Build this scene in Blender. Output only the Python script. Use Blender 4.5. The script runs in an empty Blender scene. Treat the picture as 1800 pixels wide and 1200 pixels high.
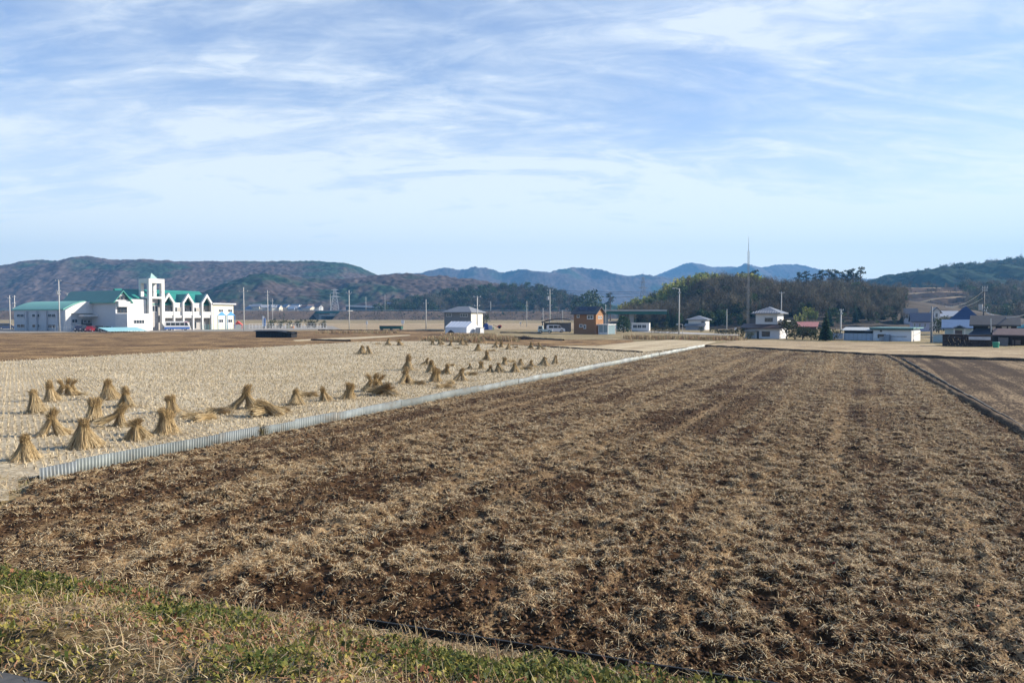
import bpy, math, random
import numpy as np
from mathutils import Vector, Matrix
R = math.radians
S = bpy.context.scene
COL = S.collection
# ------------------------------------------------------------------ camera
H, F, HZ = 4.2, 1300.0, 556.0          # eye height; focal length and horizon row of the 1800 px photo
AL = math.atan((600 - HZ) / F)
cam = bpy.data.cameras.new('camera'); co = bpy.data.objects.new('camera', cam); COL.objects.link(co)
co.location = (0, 0, H); co.rotation_euler = (R(90) - AL, 0, 0)
cam.sensor_width = 36; cam.sensor_fit = 'HORIZONTAL'; cam.lens = 26.0
cam.clip_start = 0.1; cam.clip_end = 30000
S.camera = co
# ------------------------------------------------------------------ light, sky, exposure
SUN_EL, SUN_AZ = R(27), R(6)            # azimuth measured from +X towards +Y
sd = Vector((math.cos(SUN_EL)*math.cos(SUN_AZ), math.cos(SUN_EL)*math.sin(SUN_AZ), math.sin(SUN_EL)))
sl = bpy.data.lights.new('sun', 'SUN'); so = bpy.data.objects.new('sun', sl); COL.objects.link(so)
sl.energy = 5.0; sl.angle = R(0.53); sl.color = (1.0, 0.91, 0.77)
so.rotation_euler = sd.to_track_quat('Z', 'Y').to_euler()
S.view_settings.view_transform = 'Standard'; S.view_settings.look = 'None'
S.view_settings.exposure = 0.95; S.view_settings.gamma = 1
W = bpy.data.worlds.new('World'); S.world = W; W.use_nodes = True
nt = W.node_tree; nt.nodes.clear()
def N(t, **k):
    n = nt.nodes.new(t)
    for a, b in k.items(): setattr(n, a, b)
    return n
def lk(a, b): nt.links.new(a, b)
def mth(op, a, b=None, c=None, clamp=False):
    n = N('ShaderNodeMath', operation=op, use_clamp=clamp)
    for i, v in enumerate((a, b, c)):
        if v is None: continue
        if isinstance(v, (int, float)): n.inputs[i].default_value = v
        else: lk(v, n.inputs[i])
    return n.outputs[0]
sky = N('ShaderNodeTexSky', sky_type='NISHITA', sun_disc=False, sun_elevation=SUN_EL, sun_rotation=R(90) - SUN_AZ,
        altitude=700, air_density=1.0, dust_density=0.6, ozone_density=1.5)
tc = N('ShaderNodeTexCoord'); sp = N('ShaderNodeSeparateXYZ'); lk(tc.outputs['Generated'], sp.inputs[0])
zc = mth('ADD', mth('MAXIMUM', sp.outputs[2], 0.0), 0.20)
cb = N('ShaderNodeCombineXYZ'); lk(mth('DIVIDE', sp.outputs[0], zc), cb.inputs[0]); lk(mth('DIVIDE', sp.outputs[1], zc), cb.inputs[1])
def cloud_layer(rot, sx, sy, scale, detail, rough, dist, seed):
    mp = N('ShaderNodeMapping'); lk(cb.outputs[0], mp.inputs[0])
    mp.inputs['Rotation'].default_value = (0, 0, R(rot)); mp.inputs['Scale'].default_value = (sx, sy, 1)
    mp.inputs['Location'].default_value = (seed, seed*1.7, seed*.3)
    no = N('ShaderNodeTexNoise'); lk(mp.outputs[0], no.inputs['Vector'])
    no.inputs['Scale'].default_value = scale; no.inputs['Detail'].default_value = detail
    no.inputs['Roughness'].default_value = rough; no.inputs['Distortion'].default_value = dist
    return no.outputs['Fac']
def ramp(v, a, b):
    mr = N('ShaderNodeMapRange', interpolation_type='SMOOTHSTEP'); lk(v, mr.inputs[0])
    mr.inputs[1].default_value = a; mr.inputs[2].default_value = b
    return mr.outputs[0]
big = ramp(cloud_layer(0, .8, 1.0, .85, 3, .5, .6, 3.1), .26, .60)
st1 = ramp(cloud_layer(58, .55, 1.5, 1.9, 9, .60, 1.1, 7.3), .34, .66)
st2 = ramp(cloud_layer(74, .6, 1.9, 2.8, 8, .62, 1.2, 1.9), .38, .68)
fine = ramp(cloud_layer(64, 1.0, 1.9, 5.5, 6, .65, .8, 5.5), .25, .8)
m1 = mth('MULTIPLY', big, mth('ADD', mth('MULTIPLY', st1, .75), .18))
m2 = mth('MULTIPLY', st2, .48)
mask = mth('ADD', mth('MAXIMUM', m1, m2), mth('MULTIPLY', mth('MULTIPLY', m1, m2), .8))
mask = mth('MULTIPLY', mth('ADD', mth('MULTIPLY', mask, .92), .09), mth('ADD', mth('MULTIPLY', fine, .70), .58))
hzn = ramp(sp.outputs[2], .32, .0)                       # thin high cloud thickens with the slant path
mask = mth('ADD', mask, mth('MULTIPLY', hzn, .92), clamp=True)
mask = mth('MULTIPLY', mth('MULTIPLY', mask, .93), mth('MULTIPLY', ramp(sp.outputs[2], .75, .45), ramp(sp.outputs[1], -.25, .30)))   # veil kept off the unseen rear sky and zenith to lower ambient light
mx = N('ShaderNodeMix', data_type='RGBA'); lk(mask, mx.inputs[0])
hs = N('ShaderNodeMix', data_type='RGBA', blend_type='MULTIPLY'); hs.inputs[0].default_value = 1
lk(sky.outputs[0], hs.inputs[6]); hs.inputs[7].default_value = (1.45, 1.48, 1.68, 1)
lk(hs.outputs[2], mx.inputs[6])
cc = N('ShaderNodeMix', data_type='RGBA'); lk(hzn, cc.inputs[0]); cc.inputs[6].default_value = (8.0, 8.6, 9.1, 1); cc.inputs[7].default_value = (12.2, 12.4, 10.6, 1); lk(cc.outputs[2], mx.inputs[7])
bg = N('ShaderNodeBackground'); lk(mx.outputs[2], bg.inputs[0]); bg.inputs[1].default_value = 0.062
wo = N('ShaderNodeOutputWorld'); lk(bg.outputs[0], wo.inputs[0])

# ------------------------------------------------------------------ photo row/column -> real place
def slope(py):
    v = (600 - py) / F
    return (-math.sin(AL) + v*math.cos(AL)) / (math.cos(AL) + v*math.sin(AL))
def kx(px, py=575):
    v = (600 - py) / F
    return (px - 900) / F / (math.cos(AL) + v*math.sin(AL))
def gz(x, y):
    t = np.clip((np.asarray(y, float) - 250) / 350, 0, 1)
    return 1.5 * t*t*(3 - 2*t)
def G(px, py):                                           # ground point seen there
    y = H / -slope(py)
    for _ in range(12): y = (H - float(gz(0, y))) / -slope(py)
    return Vector((kx(px, py)*y, y, float(gz(0, y))))
def zat(py, y): return H + slope(py)*y
class Fr:                                                # a building's own axes: corner at (px, depth), turned by deg
    def __init__(s, px, Y, deg):
        s.o = Vector((kx(px)*Y, Y)); s.t = R(deg)
        s.u = Vector((math.cos(s.t), math.sin(s.t))); s.w = Vector((-s.u.y, s.u.x))
        s.g = float(gz(0, Y))
    def x(s, px, y=0.0):
        k = kx(px); p = s.o + s.w*y
        return (k*p.y - p.x) / (s.u.x - k*s.u.y)
    def y(s, px, x=0.0):
        k = kx(px); p = s.o + s.u*x
        return (k*p.y - p.x) / (s.w.x - k*s.w.y)
    def z(s, py, x=0.0, y=0.0):
        return zat(py, (s.o + s.u*x + s.w*y).y) - s.g
    def root(s, name, *a, **k): return thing(name, *a, loc=(s.o.x, s.o.y, s.g), rz=s.t, **k)

# ------------------------------------------------------------------ objects
def tag(o, label=None, cat=None, group=None, kind=None):
    if label: o['label'] = label
    if cat: o['category'] = cat
    if group: o['group'] = group
    if kind: o['kind'] = kind
    return o
def thing(name, label, cat, loc=(0, 0, 0), rz=0.0, group=None):
    o = bpy.data.objects.new(name, None); COL.objects.link(o)
    o.empty_display_size = .5; o.location = loc; o.rotation_euler = (0, 0, rz)
    return tag(o, label, cat, group)
def npmesh(name, V, Q=None, T=None, mat=None, parent=None, col=None, smooth=False):
    me = bpy.data.meshes.new(name)
    V = np.asarray(V, np.float32); nq = 0 if Q is None else len(Q); ntr = 0 if T is None else len(T)
    me.vertices.add(len(V)); me.vertices.foreach_set('co', V.ravel())
    li = []
    if nq: li.append(np.asarray(Q, np.int32).ravel())
    if ntr: li.append(np.asarray(T, np.int32).ravel())
    li = np.concatenate(li); me.loops.add(len(li)); me.loops.foreach_set('vertex_index', li)
    st = np.concatenate([np.arange(nq)*4, nq*4 + np.arange(ntr)*3]).astype(np.int32)
    me.polygons.add(nq + ntr); me.polygons.foreach_set('loop_start', st)
    if smooth: me.polygons.foreach_set('use_smooth', np.ones(nq + ntr, bool))
    me.update(calc_edges=True)
    if col is not None:
        ca = me.color_attributes.new('Col', 'FLOAT_COLOR', 'POINT')
        c4 = np.ones((len(V), 4), np.float32); c4[:, :3] = col; ca.data.foreach_set('color', c4.ravel())
    if mat: me.materials.append(mat)
    o = bpy.data.objects.new(name, me); COL.objects.link(o)
    if parent: o.parent = parent
    return o
class MB:                                                # collects faces, links them as ONE mesh
    def __init__(s): s.v = []; s.f = []
    def add(s, vs, fs):
        b = len(s.v); s.v += [tuple(map(float, p)) for p in vs]; s.f += [[b + i for i in f] for f in fs]; return s
    def box(s, x0, x1, y0, y1, z0, z1):
        return s.add([(x0,y0,z0),(x1,y0,z0),(x1,y1,z0),(x0,y1,z0),(x0,y0,z1),(x1,y0,z1),(x1,y1,z1),(x0,y1,z1)],
                     [(3,2,1,0),(4,5,6,7),(0,1,5,4),(1,2,6,5),(2,3,7,6),(3,0,4,7)])
    def pris(s, poly, axis, a, b):                       # 2-D outline pushed along an axis ('y': outline is x,z; 'x': y,z; 'z': x,y)
        n = len(poly)
        def P(p, t): return {'y': (p[0], t, p[1]), 'x': (t, p[0], p[1]), 'z': (p[0], p[1], t)}[axis]
        vs = [P(p, a) for p in poly] + [P(p, b) for p in poly]
        return s.add(vs, [list(range(n))[::-1], [n + i for i in range(n)]] + [(i, (i+1) % n, n + (i+1) % n, n + i) for i in range(n)])
    def tube(s, pts, rad, n=8, cap=True):
        pts = [Vector(p) for p in pts]
        if not hasattr(rad, '__len__'): rad = [rad]*len(pts)
        b = []; 
        for i, p in enumerate(pts):
            d = (pts[min(i+1, len(pts)-1)] - pts[max(i-1, 0)]).normalized()
            a = d.orthogonal().normalized() if i == 0 else (pa - d*pa.dot(d)).normalized()
            pa = a; c = d.cross(a)
            b += [p + (a*math.cos(2*math.pi*k/n) + c*math.sin(2*math.pi*k/n))*rad[i] for k in range(n)]
        fs = [(i*n + k, i*n + (k+1) % n, (i+1)*n + (k+1) % n, (i+1)*n + k) for i in range(len(pts)-1) for k in range(n)]
        if cap: fs += [list(range(n))[::-1], [(len(pts)-1)*n + k for k in range(n)]]
        return s.add(b, fs)
    def cyl(s, c, r, h, n=16, axis='z', r2=None):
        d = {'z': (0,0,h), 'y': (0,h,0), 'x': (h,0,0)}[axis]
        return s.tube([c, tuple(c[i] + d[i] for i in range(3))], [r, r if r2 is None else r2], n)
    def build(s, name, mat, parent=None, smooth=False):
        me = bpy.data.meshes.new(name); me.from_pydata(s.v, [], s.f); me.update()
        me.materials.append(mat)
        if smooth: me.polygons.foreach_set('use_smooth', [True]*len(me.polygons))
        o = bpy.data.objects.new(name, me); COL.objects.link(o)
        if parent: o.parent = parent
        return o
def dup(root, loc, rz, sc=1.0, label=None, group=None):
    def cp(o, par):
        c = o.copy(); COL.objects.link(c); c.parent = par
        for ch in list(o.children): cp(ch, c)
        return c
    r = cp(root, None); r.location = loc; r.rotation_euler = (0, 0, rz)
    r.scale = (sc, sc, sc) if not hasattr(sc, '__len__') else sc
    if label: r['label'] = label
    if group: r['group'] = group
    return r
# ------------------------------------------------------------------ numpy noise
def _h(ix, iy, sd):
    h = (ix.astype(np.int64)*374761393 + iy.astype(np.int64)*668265263 + sd*974634777) & 0xffffffff
    h = ((h ^ (h >> 13))*1274126177) & 0xffffffff
    return ((h ^ (h >> 16)) & 0xffffff) / float(0xffffff)
def vn(x, y, sd=0):
    x = np.asarray(x, float); y = np.asarray(y, float)
    ix = np.floor(x); iy = np.floor(y); fx = x - ix; fy = y - iy
    fx = fx*fx*(3-2*fx); fy = fy*fy*(3-2*fy); ix = ix.astype(np.int64); iy = iy.astype(np.int64)
    a = _h(ix, iy, sd)*(1-fx) + _h(ix+1, iy, sd)*fx; b = _h(ix, iy+1, sd)*(1-fx) + _h(ix+1, iy+1, sd)*fx
    return a*(1-fy) + b*fy
def fbm(x, y, oct=4, sd=0, g=.5):
    t = 0; a = 1; n = 0
    for i in range(oct):
        t = t + a*vn(x*2**i + i*17.3, y*2**i - i*9.1, sd+i); n += a; a *= g
    return t / n
def inside(x, y, poly):
    r = np.zeros(np.shape(x), bool); n = len(poly)
    for i in range(n):
        x0, y0 = poly[i]; x1, y1 = poly[(i+1) % n]
        if y0 == y1: continue
        c = ((y0 > y) != (y1 > y)) & (x < (x1-x0)*(y-y0)/(y1-y0) + x0)
        r ^= c
    return r
# ------------------------------------------------------------------ materials
MATS = {}
def M(name, col=(.5,.5,.5), rough=.7, var=.25, scale=3.0, metal=0.0, col2=None, bump=0.0, attr=False, spec=.3, stretch=(1,1,1)):
    if name in MATS: return MATS[name]
    m = bpy.data.materials.new(name); m.use_nodes = True; t = m.node_tree; b = t.nodes['Principled BSDF']
    b.inputs['Roughness'].default_value = rough; b.inputs['Metallic'].default_value = metal
    b.inputs['Specular IOR Level'].default_value = spec
    tc = t.nodes.new('ShaderNodeTexCoord'); mp = t.nodes.new('ShaderNodeMapping'); t.links.new(tc.outputs['Object'], mp.inputs[0])
    mp.inputs['Scale'].default_value = stretch
    no = t.nodes.new('ShaderNodeTexNoise'); no.inputs['Scale'].default_value = scale; no.inputs['Detail'].default_value = 6
    no.inputs['Roughness'].default_value = .65
    t.links.new(mp.outputs[0], no.inputs['Vector'])
    mr = t.nodes.new('ShaderNodeMapRange'); t.links.new(no.outputs['Fac'], mr.inputs[0])
    mr.inputs[1].default_value = .3; mr.inputs[2].default_value = .7
    mx = t.nodes.new('ShaderNodeMix'); mx.data_type = 'RGBA'; t.links.new(mr.outputs[0], mx.inputs[0])
    c2 = col2 or tuple(c*(1-var) for c in col)
    mx.inputs[6].default_value = (*c2, 1); mx.inputs[7].default_value = (*col, 1)
    out = mx.outputs[2]
    if attr:
        at = t.nodes.new('ShaderNodeAttribute'); at.attribute_name = 'Col'
        ml = t.nodes.new('ShaderNodeMix'); ml.data_type = 'RGBA'; ml.blend_type = 'MULTIPLY'; ml.inputs[0].default_value = 1
        t.links.new(out, ml.inputs[6]); t.links.new(at.outputs['Color'], ml.inputs[7]); out = ml.outputs[2]
    t.links.new(out, b.inputs['Base Color'])
    if bump:
        bp = t.nodes.new('ShaderNodeBump'); bp.inputs['Strength'].default_value = .8; bp.inputs['Distance'].default_value = bump
        t.links.new(no.outputs['Fac'], bp.inputs['Height']); t.links.new(bp.outputs[0], b.inputs['Normal'])
    MATS[name] = m; return m
def leafmat(name, transl=.25, rough=.6):
    m = bpy.data.materials.new(name); m.use_nodes = True; t = m.node_tree; b = t.nodes['Principled BSDF']
    b.inputs['Roughness'].default_value = rough; b.inputs['Specular IOR Level'].default_value = .15
    at = t.nodes.new('ShaderNodeAttribute'); at.attribute_name = 'Col'
    t.links.new(at.outputs['Color'], b.inputs['Base Color'])
    if transl:
        tr = t.nodes.new('ShaderNodeBsdfTranslucent'); t.links.new(at.outputs['Color'], tr.inputs[0])
        ms = t.nodes.new('ShaderNodeMixShader'); ms.inputs[0].default_value = transl
        t.links.new(b.outputs[0], ms.inputs[1]); t.links.new(tr.outputs[0], ms.inputs[2])
        t.links.new(ms.outputs[0], t.nodes['Material Output'].inputs[0])
    return m
M_LEAF = leafmat('foliage'); M_STRAW = leafmat('straw', .08, .6)
# ================================================================== GROUND AND FIELDS
rng = np.random.default_rng(11); random.seed(5)
AX = Vector((.425, .905)).normalized(); BX = Vector((AX.y, -AX.x))       # along / across the tilled rows
def fieldmat(name, dark, mid, straw, amount, streak=.5, patch=.5, fscale=22, stripe=1.3, bump=.02, rot=None, green=None):
    m = bpy.data.materials.new(name); m.use_nodes = True; t = m.node_tree; b = t.nodes['Principled BSDF']
    b.inputs['Roughness'].default_value = .9; b.inputs['Specular IOR Level'].default_value = .1
    def n_(ty, **k):
        n = t.nodes.new(ty)
        for a, v in k.items(): setattr(n, a, v)
        return n
    tc = n_('ShaderNodeTexCoord')
    def noise(sc, det, scale=(1,1,1), rough=.6, loc=0):
        mp = n_('ShaderNodeMapping'); t.links.new(tc.outputs['Object'], mp.inputs[0])
        mp.vector_type = 'TEXTURE'
        mp.inputs['Rotation'].default_value = (0, 0, -math.atan2(AX.x, AX.y) if rot is None else rot)
        mp.inputs['Scale'].default_value = tuple(1/s for s in scale); mp.inputs['Location'].default_value = (loc, loc*2, 0)
        o = n_('ShaderNodeTexNoise'); t.links.new(mp.outputs[0], o.inputs['Vector'])
        o.inputs['Scale'].default_value = sc; o.inputs['Detail'].default_value = det; o.inputs['Roughness'].default_value = rough
        return o.outputs['Fac']
    def mm(op, a, c, d=None):
        o = n_('ShaderNodeMath', operation=op)
        for i, v in enumerate((a, c, d)):
            if v is None: continue
            if isinstance(v, (int, float)): o.inputs[i].default_value = v
            else: t.links.new(v, o.inputs[i])
        return o.outputs[0]
    def rr(v, a, c):
        o = n_('ShaderNodeMapRange', interpolation_type='SMOOTHSTEP'); t.links.new(v, o.inputs[0])
        o.inputs[1].default_value = a; o.inputs[2].default_value = c; return o.outputs[0]
    def mix(f, a, c):
        o = n_('ShaderNodeMix', data_type='RGBA'); t.links.new(f, o.inputs[0])
        for i, v in ((6, a), (7, c)):
            if isinstance(v, tuple): o.inputs[i].default_value = (*v, 1)
            else: t.links.new(v, o.inputs[i])
        return o.outputs[2]
    clod = noise(7, 5); fine = noise(fscale, 4, (1, .35, 1), .7, 3); pa = noise(.22, 4, loc=9); stk = noise(stripe, 3, (1, .03, 1), .6, 5)
    base = mix(rr(clod, .35, .68), dark, mid)
    v = mm('ADD', fine, mm('MULTIPLY', mm('SUBTRACT', stk, .5), streak))
    v = mm('ADD', v, mm('MULTIPLY', mm('SUBTRACT', pa, .5), patch))
    c = mix(rr(v, .62 - amount*.4, .74 - amount*.3), base, straw)
    if green: c = mix(rr(noise(.35, 5, loc=21), .56, .70), c, green)
    t.links.new(c, b.inputs['Base Color'])
    bp = n_('ShaderNodeBump'); bp.inputs['Strength'].default_value = .7; bp.inputs['Distance'].default_value = bump
    t.links.new(mm('ADD', clod, fine), bp.inputs['Height']); t.links.new(bp.outputs[0], b.inputs['Normal'])
    return m
SOIL = fieldmat('tilled_soil', (.020,.0095,.0042), (.080,.042,.019), (.27,.185,.098), .18, 1.0, .35, 55, 1.0)
SOILF = fieldmat('tilled_soil_far', (.030,.018,.010), (.075,.046,.026), (.28,.20,.115), .30, .9, .4, 12, .75)
BROWN = fieldmat('brown_earth', (.055,.030,.014), (.14,.078,.036), (.34,.22,.10), .45, .5, .7, 9, .35, rot=1.35)
STUB = fieldmat('stubble_ground', (.27,.21,.135), (.39,.32,.215), (.53,.455,.32), .5, .3, .4, 14, 3.3)
TAN = fieldmat('dry_stubble', (.20,.14,.08), (.33,.25,.15), (.44,.34,.21), .5, .9, .7, 8, .5, rot=1.9)
PALE = fieldmat('pale_stubble', (.28,.21,.13), (.42,.33,.21), (.52,.43,.28), .6, .5, .5, 8, .5)
GRASSY = fieldmat('dry_grass', (.14,.105,.05), (.27,.21,.11), (.36,.28,.16), .45, .3, .7, 6, .6, green=(.15,.15,.05))
ASPH = M('asphalt', (.10,.10,.10), .9, .35, 9)
def struct(o): o['kind'] = 'structure'; return o
ys = np.array([-300, -60, 0, 60, 130, 200, 250] + list(range(275, 625, 25)) + [700, 900, 1300, 2500, 6000, 14000.])
xs = np.array([-12000, -3000, -1000, -400, -200, -80, 0, 80, 200, 400, 1000, 3000, 12000.])
gx, gy = np.meshgrid(xs, ys); V = np.stack([gx, gy, gz(gx, gy) - .02], -1).reshape(-1, 3)
def gridq(nr, nc):
    i = np.arange((nr-1)*(nc-1)); r = i // (nc-1); c = i % (nc-1); a = r*nc + c
    return np.stack([a, a+1, a+nc+1, a+nc], 1)
struct(npmesh('ground', V, gridq(len(ys), len(xs)), mat=GRASSY))
def sheet(name, px, mat, z, kind='structure'):           # a field patch, laid just above the one below it
    pts = [G(*p) for p in px]; mb = MB()
    import bmesh
    bm = bmesh.new(); vs = [bm.verts.new((p.x, p.y, 0)) for p in pts]
    bm.faces.new(vs); bmesh.ops.triangulate(bm, faces=bm.faces[:])
    for _ in range(3):
        bmesh.ops.subdivide_edges(bm, edges=[e for e in bm.edges if e.calc_length() > 30], cuts=1, use_grid_fill=False)
        bmesh.ops.triangulate(bm, faces=bm.faces[:])
    for v in bm.verts: v.co.z = float(gz(v.co.x, v.co.y)) + z
    bmesh.ops.recalc_face_normals(bm, faces=bm.faces[:])
    if sum(f.normal.z for f in bm.faces) < 0: bmesh.ops.reverse_faces(bm, faces=bm.faces[:])
    me = bpy.data.meshes.new(name); bm.to_mesh(me); bm.free(); me.materials.append(mat)
    o = bpy.data.objects.new(name, me); COL.objects.link(o); return struct(o)
# far patches, back to front
sheet('pale_field', [(-300,569.5),(430,568),(1010,568),(1030,579),(420,580),(-300,585)], TAN, .01)
sheet('school_yard', [(-250,575),(440,571),(585,573),(600,578.5),(452,582),(150,584),(-250,587)], M('gravel', (.30,.27,.23), .9, .3, 1.5), .02)
sheet('brown_field', [(-300,587),(150,585),(445,582.5),(700,579.5),(790,584),(800,592),(935,594),(940,608),(760,599.5),(640,600.5),(0,636),(-300,652)], BROWN, .03)
sheet('field_path', [(515,598),(560,595.5),(720,588.5),(722,590),(640,595.5),(520,600)], PALE, .045)
sheet('grass_verge', [(800,589),(935,584),(1215,587),(1300,597),(1245,606),(1180,598),(1000,600),(935,596)], GRASSY, .04)
sheet('tilled_patch', [(935,597),(1115,598),(1110,603),(1000,611),(940,608)], BROWN, .055)
sheet('pale_field', [(944,609.5),(1050,608),(1120,601),(1182,597.5),(1260,601),(1236,608),(1128,620)], PALE, .06)
sheet('lane', [(1120,581.5),(1200,584),(1300,588.5),(1300,590),(1195,586.6),(1120,583)], M('concrete', (.42,.40,.37), .9, .2, 2), .05)
sheet('tan_field', [(1236,608),(1300,597.5),(1530,603),(1640,606),(1660,611),(2100,619),(2150,652),(1790,634),(1575,627)], TAN, .05)
sheet('yard', [(1300,592),(1440,592),(1560,598),(1640,601),(1800,606),(2100,610),(2100,619),(1655,611),(1530,603),(1300,597.5)], GRASSY, .045)
sheet('tilled_field', [(1577,627.5),(1790,634),(2100,650),(2500,720),(2600,1060),(1800,766),(1680,690)], SOILF, .05)

# ---- the ploughed field in front, real clods
E0 = G(0, 1000); E1 = G(1250, 1200); ed = Vector((E1.x-E0.x, E1.y-E0.y)).normalized(); en = Vector((ed.y, -ed.x))
if en.dot(Vector((0, -1))) < 0: en = -en
def pdist(x, y): return (x-E0.x)*en.x + (y-E0.y)*en.y     # distance on the camera's side of the field edge
B0 = G(70, 847); B1 = G(1238, 610); bd = Vector((B1.x-B0.x, B1.y-B0.y)); BL = bd.length; bd.normalize(); bn = Vector((bd.y, -bd.x))
K0 = G(1575, 628); K1 = G(1800, 765)
kd = Vector((K1.x-K0.x, K1.y-K0.y)).normalized()
L0 = G(0, 905); L1 = E0.xy - ed*16; R1 = K1.xy + kd*18
Rn = E0.xy + ed*30
PLOUGH = [(B0.x, B0.y), (B1.x, B1.y), (K0.x, K0.y), (K1.x, K1.y), (R1.x, R1.y), (Rn.x, Rn.y), (L1.x, L1.y), (L0.x-9, L0.y-1.2), (L0.x, L0.y)]
def rowc(x, y): return x*BX.x + y*BX.y, x*AX.x + y*AX.y
def streak(x, y):
    c, a = rowc(x, y)
    return .55*fbm(c*.75, a*.035, 3, 31) + .45*vn(c*.28, a*.02, 35)
def patchy(x, y): return fbm(x*.33, y*.33, 4, 41)
def soil_h(x, y, r):
    f = lambda lam: np.clip(lam*150/np.maximum(r, 1) - .5, 0, 1)      # octaves too small for the distance fade out
    h = .10*fbm(x*.9, y*.9, 2, 3)
    a = vn(x*4.4, y*4.4, 5); h = h + .12*a*a*f(.23)
    a = vn(x*9.3+3, y*9.3, 6); h = h + .085*a*a*f(.11)
    a = vn(x*14.3, y*14.3+7, 7); h = h + .045*a*f(.07)
    a = vn(x*29, y*29, 8); h = h + .012*a*f(.035)
    c, _ = rowc(x, y)
    h = h*np.clip(-pdist(x, y)/.7, .12, 1)*np.clip(((x-B0.x)*bn.x + (y-B0.y)*bn.y)/.8, .25, 1)
    return h + .02*np.sin(c*2*math.pi/1.35) + .03
def polar(poly, r0, r1, k, a0, a1, hf, name, mat):
    nr = int(math.log(r1/r0)/k); na = int((a1-a0)/k)
    r = r0*np.exp(np.arange(nr)*k); a = np.linspace(a0, a1, na)
    rr_, aa = np.meshgrid(r, a, indexing='ij'); x = rr_*np.sin(aa); y = rr_*np.cos(aa)
    ok = inside(x, y, poly); z = hf(x, y, rr_)
    q = gridq(nr, na); okf = ok.ravel(); q = q[okf[q].all(1)]
    used = np.unique(q); mp = np.full(nr*na, -1); mp[used] = np.arange(len(used))
    V = np.stack([x, y, z], -1).reshape(-1, 3)[used]
    return struct(npmesh(name, V, mp[q][:, ::-1], mat=mat, smooth=False))
polar(PLOUGH, 7.5, 135, .0033, R(-50), R(44), soil_h, 'ploughed_field', SOIL)
RICE = [(B0.x-.3, B0.y), (B1.x-.25, B1.y+.1)] + [tuple(G(*p).xy) for p in ((1128,620),(944,609.3),(760,600),(640,600.5),(0,636),(-350,655))] + [(-40, 26), (L0.x-9, L0.y-1.2), (L0.x, L0.y)]
def rice_h(x, y, r): return .03*fbm(x*1.1, y*1.1, 3, 61) + .05
polar(RICE, 12, 150, .009, R(-60), R(24), rice_h, 'rice_field', STUB)

# ---- loose straw
def straws(p, az, el, L, w, droop):
    n = len(p); d = np.stack([np.cos(az)*np.cos(el), np.sin(az)*np.cos(el), np.sin(el)], 1)
    e2 = el - droop; az2 = az + (rng.random(n)-.5)*.4
    d2 = np.stack([np.cos(az2)*np.cos(e2), np.sin(az2)*np.cos(e2), np.sin(e2)], 1)
    wv = np.stack([-np.sin(az), np.cos(az), (rng.random(n)-.5)*1.2], 1)*w[:, None]*.5
    p1 = p + d*L[:, None]*.5; p2 = p1 + d2*L[:, None]*.5
    V = np.stack([p-wv, p+wv, p1-wv, p1+wv, p2-wv*.4, p2+wv*.4], 1).reshape(-1, 3)
    b = np.arange(n)[:, None]*6
    Q = np.concatenate([b+np.array([[0,1,3,2]]), b+np.array([[2,3,5,4]])])
    return V, Q
def scatter_r(n, r0, r1, ex, a0, a1):                    # area density falls as r**-ex
    r = np.linspace(r0, r1, 4000); pdf = r**(1-ex); cdf = np.cumsum(pdf); cdf /= cdf[-1]
    rr_ = np.interp(rng.random(n), cdf, r); a = a0 + (a1-a0)*rng.random(n)
    return rr_*np.sin(a), rr_*np.cos(a), rr_
def tint(n, cols, wts, var=.25):
    c = np.array(cols)[rng.choice(len(cols), n, p=np.array(wts)/sum(wts))]
    return c*(1 + (rng.random((n, 1))-.5)*2*var)
x, y, r = scatter_r(700000, 8, 125, 1.2, R(-48), R(43))
ok = inside(x, y, PLOUGH)
cc_, aa_ = rowc(x, y); rs = .40*vn(cc_*1.0, aa_*.012, 51) + .32*vn(cc_*2.3, aa_*.02, 52) + .28*vn(cc_*.3, aa_*.03, 53)
den = .10 + 1.15*np.clip((rs-.475)*7.5, 0, 1)*np.clip(r/20, .4, 1) + 1.0*np.clip((patchy(x, y)-.54)*6, 0, 1)*np.clip(34/r, .3, 1) + np.clip((r-45)/120, 0, .15)
ok &= rng.random(len(x)) < den; x, y, r = x[ok], y[ok], r[ok]
k = 8; m = len(x)*k
cx = np.repeat(x, k) + rng.normal(0, 1, m)*np.repeat(.05+.0022*r, k); cy = np.repeat(y, k) + rng.normal(0, 1, m)*np.repeat(.05+.0022*r, k)
rr_ = np.repeat(r, k); ok = inside(cx, cy, PLOUGH); cx, cy, rr_ = cx[ok], cy[ok], rr_[ok]; m = len(cx)
cl = .55*vn(cx*4.4, cy*4.4, 5)**2*1.6 + .45*vn(cx*9.3+3, cy*9.3, 6)**2*1.6 + .18*rng.random(m)       # straw stays on the clods, hollows are bare
ok = cl > .50; cx, cy, rr_ = cx[ok], cy[ok], rr_[ok]; m = len(cx)
P = np.stack([cx, cy, soil_h(cx, cy, rr_) + .012 + rng.random(m)*.03], 1)
V, Q = straws(P, rng.random(m)*6.283, rng.normal(.14, .34, m).clip(-.3, 1.2), (.024+.085*rng.random(m)**2.4)*(1+rr_/55), (.0022+.0020*rng.random(m))*(1+rr_/18), rng.random(m)*.4)
C = np.repeat(tint(m, [(.66,.52,.31),(.54,.39,.205),(.34,.21,.095),(.77,.66,.44),(.18,.095,.04)], [3,3.5,2.6,1.5,2.6]), 6, 0)
o = npmesh('straw_litter', V, Q, mat=M_STRAW, col=C); tag(o, 'chopped rice straw scattered over the dark ploughed soil', 'straw', kind='stuff')
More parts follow.
